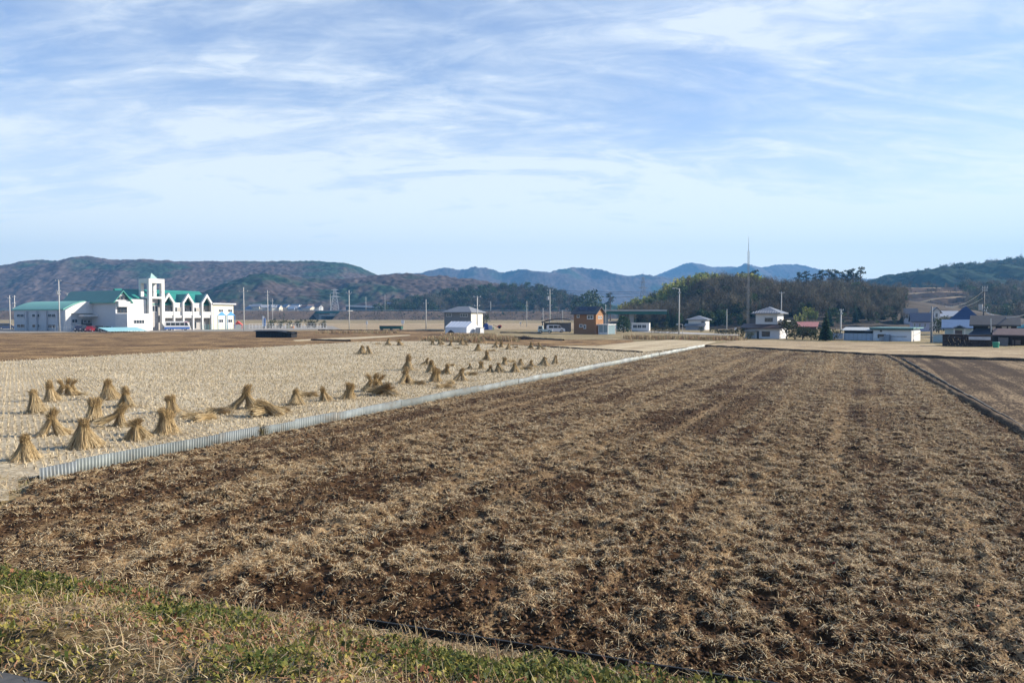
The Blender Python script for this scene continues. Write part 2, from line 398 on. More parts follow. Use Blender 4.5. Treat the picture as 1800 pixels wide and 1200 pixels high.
# crumbs and clods of soil
x, y, r = scatter_r(150000, 8, 62, 1.5, R(-48), R(43)); ok = inside(x, y, PLOUGH) & (rng.random(len(x)) < np.clip((62-r)/40, 0, 1)*np.clip(1.5-1.6*patchy(x, y), .2, 1)); x, y, r = x[ok], y[ok], r[ok]; m = len(x)
s = (.008 + .036*rng.random(m)**3)*(1 + r/60); ph = rng.random((m, 6, 1))*.7 + .65
D = np.array([(1,0,0),(0,1,0),(-1,0,0),(0,-1,0),(0,0,.8),(0,0,-.5)])[None]*ph; a = rng.random(m)*6.28; ca, sa = np.cos(a)[:, None], np.sin(a)[:, None]
D = np.stack([D[..., 0]*ca - D[..., 1]*sa, D[..., 0]*sa + D[..., 1]*ca, D[..., 2]], -1)*s[:, None, None]
V = (np.stack([x, y, soil_h(x, y, r) + s*.25], 1)[:, None] + D).reshape(-1, 3)
T = (np.arange(m)[:, None, None]*6 + np.array([(0,1,4),(1,2,4),(2,3,4),(3,0,4),(1,0,5),(2,1,5),(3,2,5),(0,3,5)])[None]).reshape(-1, 3)
o = npmesh('soil_clods', V, T=T, mat=M_STRAW, col=np.repeat(tint(m, [(.105,.058,.028),(.064,.034,.016),(.150,.092,.050),(.030,.015,.007)], [3,3,1.5,1.5]), 6, 0)); tag(o, 'small dark brown clods and crumbs strewn over the ploughed field', 'soil clods', kind='stuff')
# ---- rice stubble rows
pitch_r, pitch_c = .21, .15
SB = Vector((.83, .56)); SA = Vector((-.56, .83))
ii, jj = np.meshgrid(np.arange(-400, 520), np.arange(-50, 1000)); ii = ii.ravel(); jj = jj.ravel()
x = SB.x*ii*pitch_r + SA.x*jj*pitch_c; y = SB.y*ii*pitch_r + SA.y*jj*pitch_c
r = np.hypot(x, y); an = np.arctan2(x, y)
hb = (x-B0.x)*bn.x + (y-B0.y)*bn.y
keep = inside(x, y, RICE) & (r < 128) & (an > R(-44)) & (hb < -.35) & (rng.random(len(x)) < np.clip(26/r, .05, 1)**1.6*np.clip((128-r)/60, 0, 1)*.94) & (((x-L0.x)*.6 + (y-L0.y)*.8) > 2.2)
x, y, r = x[keep], y[keep], r[keep]; x = x + rng.normal(0, .012, len(x)); y = y + rng.normal(0, .012, len(x))
k = 5; m = len(x)*k; rr_ = np.repeat(r, k)
P = np.stack([np.repeat(x, k)+rng.normal(0, .02, m), np.repeat(y, k)+rng.normal(0, .02, m), np.zeros(m)], 1); P[:, 2] = rice_h(P[:, 0], P[:, 1], 0) - .01
V, Q = straws(P, rng.random(m)*6.283, rng.normal(1.38, .12, m), (.06+.035*rng.random(m))*(1+rr_/120), .010+.00035*rr_, rng.normal(0, .2, m))
C = np.repeat(tint(m, [(.60,.51,.36),(.48,.40,.26),(.34,.27,.17)], [4,3,1.5], .18), 6, 0)
o = npmesh('rice_stubble', V, Q, mat=M_STRAW, col=C); tag(o, 'short cut rice stubble in rows on the pale harvested paddy', 'stubble', kind='stuff')
# flat pale straw between the rows and on the corner beyond the edging
x, y, r = scatter_r(22000, 13, 125, 1.5, R(-46), R(10)); ok = inside(x, y, RICE); x, y, r = x[ok], y[ok], r[ok]; m = len(x)
P = np.stack([x, y, rice_h(x, y, r)+.01+.02*rng.random(m)], 1)
V, Q = straws(P, rng.random(m)*6.283, rng.normal(.08, .2, m), (.10+.15*rng.random(m))*(1+r/80), .006+.0004*r, rng.random(m)*.3)
C = np.repeat(tint(m, [(.58,.49,.33),(.48,.38,.24),(.36,.27,.15)], [4,3,1], .2), 6, 0)
o = npmesh('field_straw', V, Q, mat=M_STRAW, col=C); tag(o, 'pale loose straw lying flat between the stubble rows', 'straw', kind='stuff')

CORN = [(B0.x+.4, B0.y+.1), (L0.x, L0.y), (L0.x-9, L0.y-1.2), (-40, 26), (B0.x-6, B0.y+1.5)]
m = 42000; x = rng.uniform(-26, B0.x+.5, m); y = rng.uniform(13, 24, m); ok = inside(x, y, CORN); x, y = x[ok], y[ok]; m = len(x); r = np.hypot(x, y)
V, Q = straws(np.stack([x, y, rice_h(x, y, r) + .03*rng.random(m)], 1), rng.random(m)*6.283, rng.normal(.25, .35, m), .08+.22*rng.random(m)**1.5, .006+.006*rng.random(m), rng.random(m)*.5)
o = npmesh('corner_grass', V, Q, mat=M_STRAW, col=np.repeat(tint(m, [(.50,.41,.26),(.40,.30,.17),(.28,.19,.10),(.20,.20,.06)], [3,3,2,.7]), 6, 0)); tag(o, 'matted dry grass on the corner left of the corrugated edging', 'dry grass', kind='stuff')

# ---- grassy bank and the lane at the bottom
def bank_h(x, y):
    p = pdist(x, y); t = np.clip(p/4.0, 0, 1)
    return 1.0*t*t*(3-2*t)*.85 + .15*t + (.10*fbm(x*1.3, y*1.3, 4, 71) + .12*vn(x*3.7, y*3.7, 73)**2 + .05*vn(x*8, y*8, 74))*np.clip((p-.22)*1.6, 0, 1)*np.clip((4.05-p)*2, 0, 1)
BANK_M = fieldmat('bank_soil', (.045,.032,.016), (.12,.085,.04), (.24,.18,.10), .4, .2, .6)
pp = np.arange(-.12, 4.25, .05); tt = np.arange(-14, 24, .05); PP, TT = np.meshgrid(pp, tt, indexing='ij')
x = E0.x + ed.x*TT + en.x*PP; y = E0.y + ed.y*TT + en.y*PP
z = bank_h(x, y) + .05*np.clip(PP*4, -.5, 1) + .02
V = np.stack([x, y, z], -1).reshape(-1, 3); struct(npmesh('bank', V, gridq(len(pp), len(tt)), mat=BANK_M, smooth=True))
mb = MB(); a, b_ = E0.xy - ed*14 + en*4.12, E0.xy + ed*24 + en*4.12
c, d = b_ + en*5.0, a + en*5.0
mb.add([(a.x,a.y,1.10),(b_.x,b_.y,1.10),(c.x,c.y,1.10),(d.x,d.y,1.10)], [(0,3,2,1)]); struct(mb.build('road', ASPH))
mb = MB(); d2 = d + en*20; c2 = c + en*20
mb.add([(d.x,d.y,1.08),(c.x,c.y,1.08),(c2.x,c2.y,1.08),(d2.x,d2.y,1.08)], [(0,3,2,1)]); struct(mb.build('far_verge', GRASSY))
# leafy ground cover: small rounded leaves, grass blades, dead stalks
m = 300000; p = .20 + rng.random(m)**.9*3.95; tq = -12 + 34*rng.random(m)
x = E0.x + ed.x*tq + en.x*p; y = E0.y + ed.y*tq + en.y*p
gmask = fbm(x*.55, y*.55, 4, 81); rmask = fbm(x*.8+9, y*.8, 3, 85)
hue = gmask + .07*np.clip(1-abs(p-1.7)/1.5, -1, 1) + .05 + rng.normal(0, .045, m)
keep = rng.random(m) < np.clip(.42 + (hue-.5)*3.0, .25, 1) * np.clip((p-.1)*1.6, .1, 1); x, y, p, hue, rmask = x[keep], y[keep], p[keep], hue[keep], rmask[keep]; m = len(x)
cols = np.where((hue > .585)[:, None], tint(m, [(.075,.098,.022),(.14,.14,.03),(.25,.215,.055),(.045,.065,.016)], [3,3,2,2]),
       np.where((hue > .47)[:, None], tint(m, [(.36,.29,.07),(.22,.20,.045),(.28,.18,.08),(.12,.125,.03)], [3,3,2,1.5]),
                tint(m, [(.32,.22,.12),(.22,.13,.07),(.38,.28,.15),(.14,.09,.05)], [3,3,2,2])))
red = (rmask > .60) & (rng.random(m) < .38); cols[red] = tint(int(red.sum()), [(.27,.115,.06),(.33,.18,.09),(.19,.08,.045)], [1,1,1])
hgt = np.clip((hue-.42)*.6, .02, .13)*(.4+1.2*vn(x*5, y*5, 3))
P = np.stack([x, y, bank_h(x, y) + .05 + hgt*rng.random(m)], 1)
s = .010 + .026*rng.random(m)**2.2; az = rng.random(m)*6.283; tl = rng.normal(.0, .7, m); tl2 = rng.normal(0, .7, m)
u = np.stack([np.cos(az), np.sin(az), tl], 1)*s[:, None]; w = np.stack([-np.sin(az), np.cos(az), tl2], 1)*s[:, None]*.6
V = np.stack([P-u, P-w, P+u*1.15, P+w], 1).reshape(-1, 3); Q = np.arange(m*4).reshape(-1, 4)
o = npmesh('bank_foliage', V, Q, mat=M_LEAF, col=np.repeat(cols, 4, 0)); tag(o, 'low green and yellow leafy weeds covering the grassy bank', 'ground cover', kind='stuff')
m = 75000; p = .0 + rng.random(m)*4.15; tq = -12 + 34*rng.random(m)
x = E0.x + ed.x*tq + en.x*p + rng.normal(0, .06, m); y = E0.y + ed.y*tq + en.y*p + rng.normal(0, .06, m); p = pdist(x, y)
P = np.stack([x, y, bank_h(x, y) + .045 + .05*rng.random(m)*np.clip(p, 0, 1)], 1)
V, Q = straws(P, rng.random(m)*6.283, rng.normal(.35, .5, m).clip(-.2, 1.4), .07 + .20*rng.random(m)**2, .004 + .004*rng.random(m), rng.random(m)*1.0)
dry = fbm(x*.55, y*.55, 4, 81) < .60
C = np.where((dry | (rng.random(m) < .6))[:, None], tint(m, [(.44,.34,.20),(.34,.24,.13),(.22,.15,.08),(.50,.42,.27),(.33,.17,.10)], [3,3,2,2,1]), tint(m, [(.13,.19,.04),(.25,.26,.07)], [1,1]))
o = npmesh('bank_grass', V, Q, mat=M_STRAW, col=np.repeat(C, 6, 0)); tag(o, 'dry grass blades and dead stalks tangled on the bank', 'dry grass', kind='stuff')

# ================================================================== HILLS
FOREST = M('forest_slope', (1.25,1.25,1.25), .95, .35, .12, attr=True, spec=.05, bump=1.0)
def hill(name, pts, depth, front, back, decid, conif, cfrac, amp=3.0, res=(420, 90), spur=.30, sl=260, sd=1, foot=-4):
    px = np.array([p[0] for p in pts], float); zr = np.array([zat(p[1], depth) for p in pts])
    X = (px-900)/F*depth; n, mrow = res
    gx = np.linspace(X[0], X[-1], n); t = np.concatenate([np.linspace(0, 1, mrow), 1 + np.linspace(0, 1, mrow//3)[1:]])
    XX, T = np.meshgrid(gx, t); Z0 = np.interp(XX, X, zr)
    wob = 1 + .0*XX
    YY = np.where(T <= 1, depth - front*(1-T), depth + back*(T-1))
    prof = np.where(T <= 1, np.sin(np.clip(T, 0, 1)*math.pi/2)**1.15, np.cos(np.clip(T-1, 0, 1)*math.pi/2))
    wx = XX + (fbm(XX/sl*.8, YY/sl*.8, 3, sd+50)-.5)*sl*.9
    rid = 1 - np.abs(2*fbm(wx/sl, YY/(sl*2.2), 4, sd)-1)**.8*1.6
    body = 4*np.clip(T, 0, 1)*(1-np.clip(T, 0, 1))*(T <= 1)
    Z = foot + (Z0-foot)*prof*(1 + spur*(rid-.55)*body)
    crown = amp*(.75*vn(XX/5.2, YY/5.2, sd+9) + .6*vn(XX/13, YY/13, sd+12))*np.clip(prof*3, 0, 1)
    Z = Z + crown - amp*.7
    cm = fbm(XX/(sl*.5)+3, YY/(sl*.5), 5, sd+20, .6); ck = np.clip((cm-(1-cfrac))*7+.5, 0, 1)[..., None]
    tone = np.clip(.15 + 1.7*fbm(XX/13, YY/13, 4, sd+30, .8), .3, 2)[..., None]
    C = (np.array(decid)*(1-ck) + np.array(conif)*ck)*tone
    V = np.stack([XX, YY, Z], -1).reshape(-1, 3)
    return struct(npmesh(name, V, gridq(len(t), n), mat=FOREST, col=C.reshape(-1, 3), smooth=False))
DEC = (.080,.062,.057); CON = (.024,.045,.030)
hill('distant_mountain', [(1000,520),(1060,497),(1100,489),(1150,485),(1178,474),(1205,463),(1222,466),(1240,470),(1275,469),(1295,474),(1312,478),(1335,473),(1365,472),(1400,479),(1450,489),(1500,490),(1560,492),(1640,500),(1800,505)], 3600, 1000, 500, DEC, CON, .35, 6, (420,90), .35, 420, 3)
hill('mountain_range', [(560,495),(640,488),(690,485),(730,481),(790,478),(815,482),(840,477),(862,479),(885,485),(915,479),(940,476),(965,479),(990,477),(1020,479),(1045,480),(1075,485),(1120,490),(1200,500),(1320,520)], 2900, 900, 500, DEC, CON, .35, 5, (420,90), .35, 330, 5)
hill('wooded_range', [(-420,476),(-200,470),(0,466),(45,465),(70,459),(90,457),(115,462),(150,459),(180,455),(198,457),(215,462),(260,462),(320,461),(370,460),(440,460),(500,459),(560,459),(600,461),(622,466),(640,473),(662,483),(700,496),(760,520)], 1400, 380, 300, DEC, CON, .42, 4.0, (1000,170), .22, 210, 8)
hill('wooded_spur', [(250,556),(330,535),(390,510),(430,492),(465,482),(490,485),(520,489),(560,492),(600,491),(640,488),(680,483),(715,481),(740,484),(775,486),(800,489),(840,492),(870,499),(910,508),(960,518),(1010,526),(1080,540)], 950, 200, 120, DEC, CON, .45, 4.0, (600,120), .22, 130, 12)
hill('forested_hill', [(1500,530),(1540,494),(1575,484),(1590,479),(1625,477),(1650,470),(1685,467),(1715,465),(1740,459),(1765,456),(1790,459),(1830,466),(1960,470),(2200,500)], 900, 330, 300, (.07,.055,.04), (.022,.042,.026), .72, 4, (300,90), .25, 140, 15)
# nearer wooded knoll behind the right-hand houses and the terraced slope; trees stand on these
KP = [(1085,566),(1120,562),(1150,548),(1180,528),(1210,517),(1240,511),(1262,513),(1290,519),(1330,525),(1370,526),(1400,522),(1440,521),(1480,522),(1515,526),(1560,538),(1590,556),(1615,574)]
KD, KF = 370., 130.
kpx = np.array([(p[0]-900)/F*KD for p in KP]); kz = np.array([zat(p[1], KD) for p in KP])
def knoll_z(x, y):
    t = np.clip((y-(KD-KF))/KF, 0, 1); b = np.clip((y-KD)/120, 0, 1)
    return np.interp(x, kpx, kz)*np.sin(t*math.pi/2)*np.cos(b*math.pi/2) + 2*(fbm(x/14, y/14, 3, 91)-.5)*np.clip(t*4, 0, 1)
gx = np.linspace(kpx[0], kpx[-1], 160); gy = np.linspace(KD-KF, KD+120, 90); XX, YY = np.meshgrid(gx, gy)
struct(npmesh('wooded_knoll', np.stack([XX, YY, knoll_z(XX, YY)], -1).reshape(-1, 3), gridq(90, 160), mat=M('leaf_litter', (.085,.062,.042), .95, .5, .3)))
TP = [(1440,553),(1500,528),(1540,512),(1580,507),(1640,506),(1700,506),(1760,508),(1820,506),(2000,503),(2200,510)]
TD, TF = 560., 230.
tpx = np.array([(p[0]-900)/F*TD for p in TP]); tz = np.array([zat(p[1], TD) for p in TP])
def terr_z(x, y):
    t = np.clip((y-(TD-TF))/TF + .05*(fbm(x/40, y/40, 2, 97)-.5), 0, 1)*6; s = np.floor(t); f = t - s
    tr = (s + np.clip((f-.72)/.28, 0, 1)**.8)/6
    return np.interp(x, tpx, tz)*np.where(y > TD, np.cos(np.clip((y-TD)/150, 0, 1)*1.57), tr) + .9*fbm(x/5, y/5, 3, 95)*np.clip(tr*5, 0, 1)
gx = np.linspace(tpx[0], tpx[-1], 320); gy = np.linspace(TD-TF, TD+150, 220); XX, YY = np.meshgrid(gx, gy)
cm = fbm(XX/9, YY/9, 4, 99)[..., None]; tt_ = np.clip((cm-.4)*5, 0, 1)
C = np.array((.065,.046,.036))*(1-tt_) + np.array((.115,.08,.058))*tt_
fs_ = (np.clip((YY-(TD-TF))/TF + .05*(fbm(XX/40, YY/40, 2, 97)-.5), 0, 1)*6) % 1
C = np.where(((fs_ < .10) | (fs_ > .97))[..., None], np.array((.34,.26,.16)), C)
struct(npmesh('terraced_slope', np.stack([XX, YY, terr_z(XX, YY)], -1).reshape(-1, 3), gridq(220, 320), mat=FOREST, col=C.reshape(-1, 3)))
# ---- haze: one box of even, very thin air round everything
HZ_ON = True
if HZ_ON:
    hm = bpy.data.materials.new('haze'); hm.use_nodes = True; t = hm.node_tree; t.nodes.remove(t.nodes['Principled BSDF'])
    pv = t.nodes.new('ShaderNodeVolumePrincipled'); pv.inputs['Color'].default_value = (.20, .52, 1.0, 1); pv.inputs['Density'].default_value = .00022
    pv.inputs['Anisotropy'].default_value = .1
    t.links.new(pv.outputs[0], t.nodes['Material Output'].inputs['Volume'])
    hb_ = MB().box(-12500, 12500, -400, 4400, -8, 420).build('haze', hm); hb_['kind'] = 'stuff'
# ================================================================== BUILDING KIT
def WHITE(): return M('white_wall', (.66,.65,.625), .7, .17, .45)
GLASS = M('window_glass', (.035,.045,.055), .12, .3, .5, spec=.6)
FRAME = M('window_frame', (.62,.63,.64), .45, .08, 3)
DARKF = M('dark_frame', (.10,.09,.085), .5, .2, 3)
GREENR = M('green_metal_roof', (.035,.235,.195), .38, .18, .6, spec=.5)
CONC = M('concrete_grey', (.42,.41,.39), .85, .22, 1.2)
STEELG = M('galvanised_steel', (.42,.44,.45), .5, .25, 2, metal=.3)
def window(par, x0, x1, z0, z1, y, axis='y', out=-1, fr=.09, mat=None, name='window', mull=1, glass=None):
    """frame ring proud of a wall at local y (axis 'y') or local x (axis 'x'); out = side it faces"""
    mb = MB(); d0, d1 = sorted((y - out*.02, y + out*.07))
    def bx(m, a0, a1, b0, b1, e0, e1):
        return m.box(a0, a1, e0, e1, b0, b1) if axis == 'y' else m.box(e0, e1, a0, a1, b0, b1)
    bx(mb, x0, x1, z0, z0+fr, d0, d1); bx(mb, x0, x1, z1-fr, z1, d0, d1)
    bx(mb, x0, x0+fr, z0+fr, z1-fr, d0, d1); bx(mb, x1-fr, x1, z0+fr, z1-fr, d0, d1)
    for k in range(1, mull+1):
        xc = x0 + (x1-x0)*k/(mull+1); bx(mb, xc-fr*.4, xc+fr*.4, z0+fr, z1-fr, d0, d1)
    f = mb.build(name, mat or FRAME, par)
    e0, e1 = sorted((y + out*.012, y + out*.03))
    g = MB(); bx(g, x0+fr, x1-fr, z0+fr, z1-fr, e0, e1); g.build('pane', glass or GLASS, f)
    return f
def gable_wall(mb, x0, x1, y0, y1, z0, ze, zr, axis):     # solid body with gables; ridge along axis
    if axis == 'x': mb.pris([(y0,z0),(y1,z0),(y1,ze),((y0+y1)/2,zr),(y0,ze)], 'x', x0, x1)
    else: mb.pris([(x0,z0),(x1,z0),(x1,ze),((x0+x1)/2,zr),(x0,ze)], 'y', y0, y1)
    return mb
def gable_roof(mb, x0, x1, y0, y1, ze, zr, axis, ov=.5, th=.18, ovg=.4):
    a0, a1 = (y0, y1) if axis == 'x' else (x0, x1)
    m = (a0+a1)/2; s = (zr-ze)/(m-a0); e0 = a0-ov; e1 = a1+ov; zl = ze-ov*s; up = .02
    poly = [(e0, zl+up), (m, zr+up), (e1, zl+up), (e1, zl+up+th), (m, zr+up+th*1.25), (e0, zl+up+th)]
    mb.pris(poly, axis, (x0 if axis == 'x' else y0)-ovg, (x1 if axis == 'x' else y1)+ovg); return mb
def hip_roof(mb, x0, x1, y0, y1, ze, zr, ov=.6, th=.2, rid=None):
    X0, X1, Y0, Y1 = x0-ov, x1+ov, y0-ov, y1+ov; w = X1-X0; d = Y1-Y0; m = min(w, d)/2
    if w >= d: a, b = (X0+m*.95, (Y0+Y1)/2), (X1-m*.95, (Y0+Y1)/2)
    else: a, b = ((X0+X1)/2, Y0+m*.95), ((X0+X1)/2, Y1-m*.95)
    lo = [(X0,Y0,ze),(X1,Y0,ze),(X1,Y1,ze),(X0,Y1,ze)]; up = [(x,y,ze+th) for x,y,_ in lo]
    v = lo + up + [(*a, zr), (*b, zr)]
    f = [(3,2,1,0),(0,1,5,4),(1,2,6,5),(2,3,7,6),(3,0,4,7)]
    if w >= d: f += [(4,5,9,8),(5,6,9),(6,7,8,9),(7,4,8)]
    else: f += [(4,5,8),(5,6,9,8),(6,7,9),(7,4,8,9)]
    return mb.add(v, f)
def ribs(name, mat, par, lines, r=.05):
    mb = MB()
    for a, b in lines: mb.tube([a, b], r, 4)
    return mb.build(name, mat, par)

# ================================================================== LEFT: HALL, NURSERY SCHOOL, CARS
f = Fr(115, 210, 60)
h = f.root('community_hall', 'long low hall with mint green barrel roof and white arched end wall', 'building')
L = f.x(202.5); D = f.y(25); ze = f.z(545); zt = f.z(530.5, L*.55)
arc = [(L*k/16, ze + (zt-ze)*(1-(2*k/16-1)**2)) for k in range(17)]
mb = MB(); mb.pris([(0,0),(L,0)] + arc[::-1], 'y', 0.25, D); mb.build('wall', M('hall_side_wall', (.50,.52,.54), .8, .12, .7), h)
mb = MB(); mb.pris([(-.3,0),(1.3,0),(1.3,ze-.9),(L-1.3,ze-.9),(L-1.3,0),(L+.3,0),(L+.3,ze)] + [(x, z+.15) for x, z in arc[::-1]] + [(-.3,ze)], 'y', -.7, .22); mb.build('end_wall', WHITE(), h)
mb = MB(); mb.pris([(x*1.0-.35+.7*x/L, z+.05) for x, z in arc] + [(x-.35+.7*x/L, z+.35) for x, z in arc[::-1]], 'y', .25, D+.5); mb.build('roof', M('mint_roof', (.14,.40,.31), .4, .15, .5, spec=.5), h)
for yy in np.linspace(4.5, D-6, 3):
    for z0 in (f.z(577), f.z(558)):
        window(h, yy, yy+4.2, z0, z0+f.z(553)-f.z(560), -0.12, 'x', -1, .14)
for yy in (3.0, 8.8, 14.0, 19.5): MB().box(-.55, -.003, yy, yy+.7, 0, ze-.3).build('pillar', M('hall_pillar', (.46,.48,.51), .8, .1, 1), h)
mb = MB().box(3.4, L-4.4, -3.2, -.72, f.z(556.5), f.z(553)); c = mb.build('canopy', WHITE(), h)
MB().box(4.6, L-5.2, -.10, .05, .1, f.z(562)).build('doorway', M('entrance_shade', (.12,.12,.12), .6), h)
for k in range(4): window(h, 5.0+1.15*k, 6.05+1.15*k, f.z(568), f.z(562.5), -.12, 'y', -1, .1)
window(h, 1.9, 3.6, f.z(567.5), f.z(560.5), .20, 'y', -1, .12); window(h, L-3.6, L-1.6, f.z(567.5), f.z(560.5), .20, 'y', -1, .12)

f = Fr(298, 225, 60)
k_ = f.root('nursery_school', 'white nursery school with three pointed gable frames, green roofs and open bell tower', 'building')
zp, ze, zb, zr_ = f.z(514.5), f.z(531), f.z(555.5), f.z(547.5)
gw = f.x(310.2) - f.x(289.4); sx = [0, f.x(332), f.x(365)]
xl, xr = -gw/2 - .2, f.x(376)
WM = WHITE(); REC = M('recess_shade_wall', (.42,.40,.38), .75, .1, 1)  # shade of the recessed bays put into the darker wall colour
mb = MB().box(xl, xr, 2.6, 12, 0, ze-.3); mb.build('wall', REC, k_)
gable_roof(MB(), f.x(231), xr, 2.0, 13, ze-.5, f.z(512.5, 8, 7), 'x', .5, .25).build('roof', GREENR, k_)
for i, s in enumerate(sx):
    p0, p1 = s-gw/2, s+gw/2; cw = .52; rise = zp-ze
    mb = MB(); mb.pris([(p0,0),(p0+cw,0),(p0+cw,ze-.25),(s,zp-1.05),(p1-cw,ze-.25),(p1-cw,0),(p1,0),(p1,ze),(s,zp),(p0,ze)], 'y', 0, .8)
    mb.build('gable_frame', WM, k_)
    gable_roof(MB(), p0+.1, p1-.1, 0.85, 7.5, ze-.35, zp-.45, 'y', .25, .2, 0).build('gable_roof', GREENR, k_)
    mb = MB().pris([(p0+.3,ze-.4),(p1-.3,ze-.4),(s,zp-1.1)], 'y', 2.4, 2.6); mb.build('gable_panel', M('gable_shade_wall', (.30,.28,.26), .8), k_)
    MB().box(p0+cw+.01, p1-cw-.01, .15, .4, zb+.25, zr_).build('balcony_rail', WM, k_)
    window(k_, p0+1.1, p1-1.1, zb+1.0, zb+2.6, 2.58, 'y', -1, .1, mull=3)
    window(k_, p0+1.1, p1-1.1, .2, 2.6, 2.58, 'y', -1, .1, mull=3)
MB().box(xl+.3, xr-.05, .35, 2.58, zb-.55, zb+.2).build('balcony_slab', WM, k_)
for a, b in ((sx[0]+gw/2, sx[1]-gw/2), (sx[1]+gw/2, sx[2]-gw/2), (sx[2]+gw/2, xr)):
    if b-a < .5: continue
    MB().box(a+.005, b-.005, .75, 1.0, ze-1.6, ze-.1).build('fascia', WM, k_)
    MB().box(a+.005, b-.005, .70, .95, zb+.25, zr_).build('balcony_rail', WM, k_)
    window(k_, a+.15, b-.15, zb+1.2, zb+3.0, 2.58, 'y', -1, .08); window(k_, a+.15, b-.15, .3, 2.5, 2.58, 'y', -1, .08)
# bell tower
ta, tb = f.x(262.5), f.x(290); td = f.y(245, ta); zt, z2, z1, z0 = f.z(491), f.z(498.5), f.z(522), f.z(528)
mb = MB(); c = 1.0
for x in (ta, tb-c):
    for y in (0-.1, td-c): mb.box(x, x+c, y, y+c, 0, z2)
mb.box(ta, tb, -.1, td, z2, zt); mb.box(ta+.002, tb-.002, -.098, td-.002, z1-.6, z1)
t_ = mb.build('bell_tower', WM, k_)
xc, yc, q = (ta+tb)/2, td/2, 1.25
MB().add([(xc-q,yc-q,zt+.003),(xc+q,yc-q,zt+.003),(xc+q,yc+q,zt+.003),(xc-q,yc+q,zt+.003),(xc,yc,f.z(479.5,xc,yc))], [(3,2,1,0),(0,1,4),(1,2,4),(2,3,4),(3,0,4)]).build('spire', M('spire_copper', (.30,.46,.42), .5, .2, 2), t_)
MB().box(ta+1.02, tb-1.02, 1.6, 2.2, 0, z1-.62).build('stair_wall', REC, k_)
window(k_, ta+2.0, tb-1.3, f.z(548), f.z(537), 1.58, 'y', -1, .12, mull=1)
# side wing with its own gable, left of the tower
wa, wb = f.x(203), f.x(229.5); 
gable_wall(MB(), wa+.3, wb-.3, .3, 26, 0, f.z(528, wa), f.z(513.5, wa+3), 'y').build('wing', M('wing_wall', (.55,.56,.57), .8, .1), k_)
gable_roof(MB(), wa, wb, -.3, 26, f.z(528, wa), f.z(512.5, wa+3), 'y', .7, .3, .2).build('wing_roof', GREENR, k_)
mm_ = (wa+wb)/2
for dx in (-1.15, 0, 1.15): window(k_, mm_+dx-.5, mm_+dx+.5, f.z(526.5, wa), f.z(519.5+abs(dx)*1.5, wa), .28, 'y', -1, .1, DARKF, mull=0)
window(k_, wa+.8, wb-.8, f.z(550, wa), f.z(540, wa), .28, 'y', -1, .12, DARKF, mull=2)
MB().box(wa+.5, wb-.5, -.9, .28, f.z(539, wa), f.z(529.5, wa)).build('bay', WM, k_)
# connecting wall between wing and tower, low front block
MB().box(wb-.29, ta-.005, 1.2, 9, 0, f.z(527)).build('link_wall', WM, k_)
fa, fb = f.x(224, -6), f.x(264, -6); zf = f.z(551, fa, -6)
fb_ = MB().box(fa, fb, -6, min(.25, f.y(203, fa)), 0, zf).build('front_block', WM, k_)
window(k_, f.x(235, -6), f.x(254, -6), f.z(569, fa, -6), f.z(562, fa, -6), -6, 'y', -1, .1, mull=3)
# yellow end block with blue tent paintings
ya, yb = f.x(376.5), f.x(412); zy = f.z(535, ya)
YEL = M('cream_wall', (.74,.69,.52), .75, .08, 1)
MB().box(ya+.02, yb, .4, 11, 0, zy).build('end_block', YEL, k_)
MB().box(ya-.6, yb+.6, -.3, 11.5, zy+.003, zy+.45).build('flat_roof', WM, k_)
BL_ = M('sky_blue_paint', (.09,.30,.60), .6, .1, 2)
for px in (391.5, 407.5):
    x = f.x(px)
    MB().pris([(x-1.7, f.z(554.5,x)), (x+1.7, f.z(554.5,x)), (x, f.z(547,x))], 'y', .33, .398).build('awning', BL_, k_)
    window(k_, x-1.2, x+.6, f.z(548.5,x), f.z(543.5,x), .40, 'y', -1, .12); window(k_, x-1.2, x+.6, f.z(567,x), f.z(561,x), .40, 'y', -1, .12)
    for dx in (-1.5, 1.5): MB().tube([(x+dx, .3, 0), (x+dx, .3, f.z(554,x))], .09, 6).build('post', BL_, k_)

# covered pool-like frame with a pale blue sheet
f2 = Fr(190, 193, 50)
o = f2.root('blue_sheet_roof', 'low flat pale blue sheet on short dark legs in front of the white school', 'shelter')
w2, d2 = f2.x(258), 6.5; z2 = f2.z(577.6)
MB().add([(0,0,.30),(w2,0,.30),(w2,d2,1.15),(0,d2,1.15),(0,0,.40),(w2,0,.40),(w2,d2,1.25),(0,d2,1.25)], [(3,2,1,0),(4,5,6,7),(0,1,5,4),(1,2,6,5),(2,3,7,6),(3,0,4,7)]).build('sheet', M('pale_blue_sheet', (.30,.58,.62), .5, .12, .7), o)
mb = MB()
for x in np.linspace(.4, w2-.4, 7):
    for y in (.3, d2-.3): mb.box(x-.07, x+.07, y-.07, y+.07, 0, .30 + .85*y/d2)
mb.build('legs', DARKF, o)

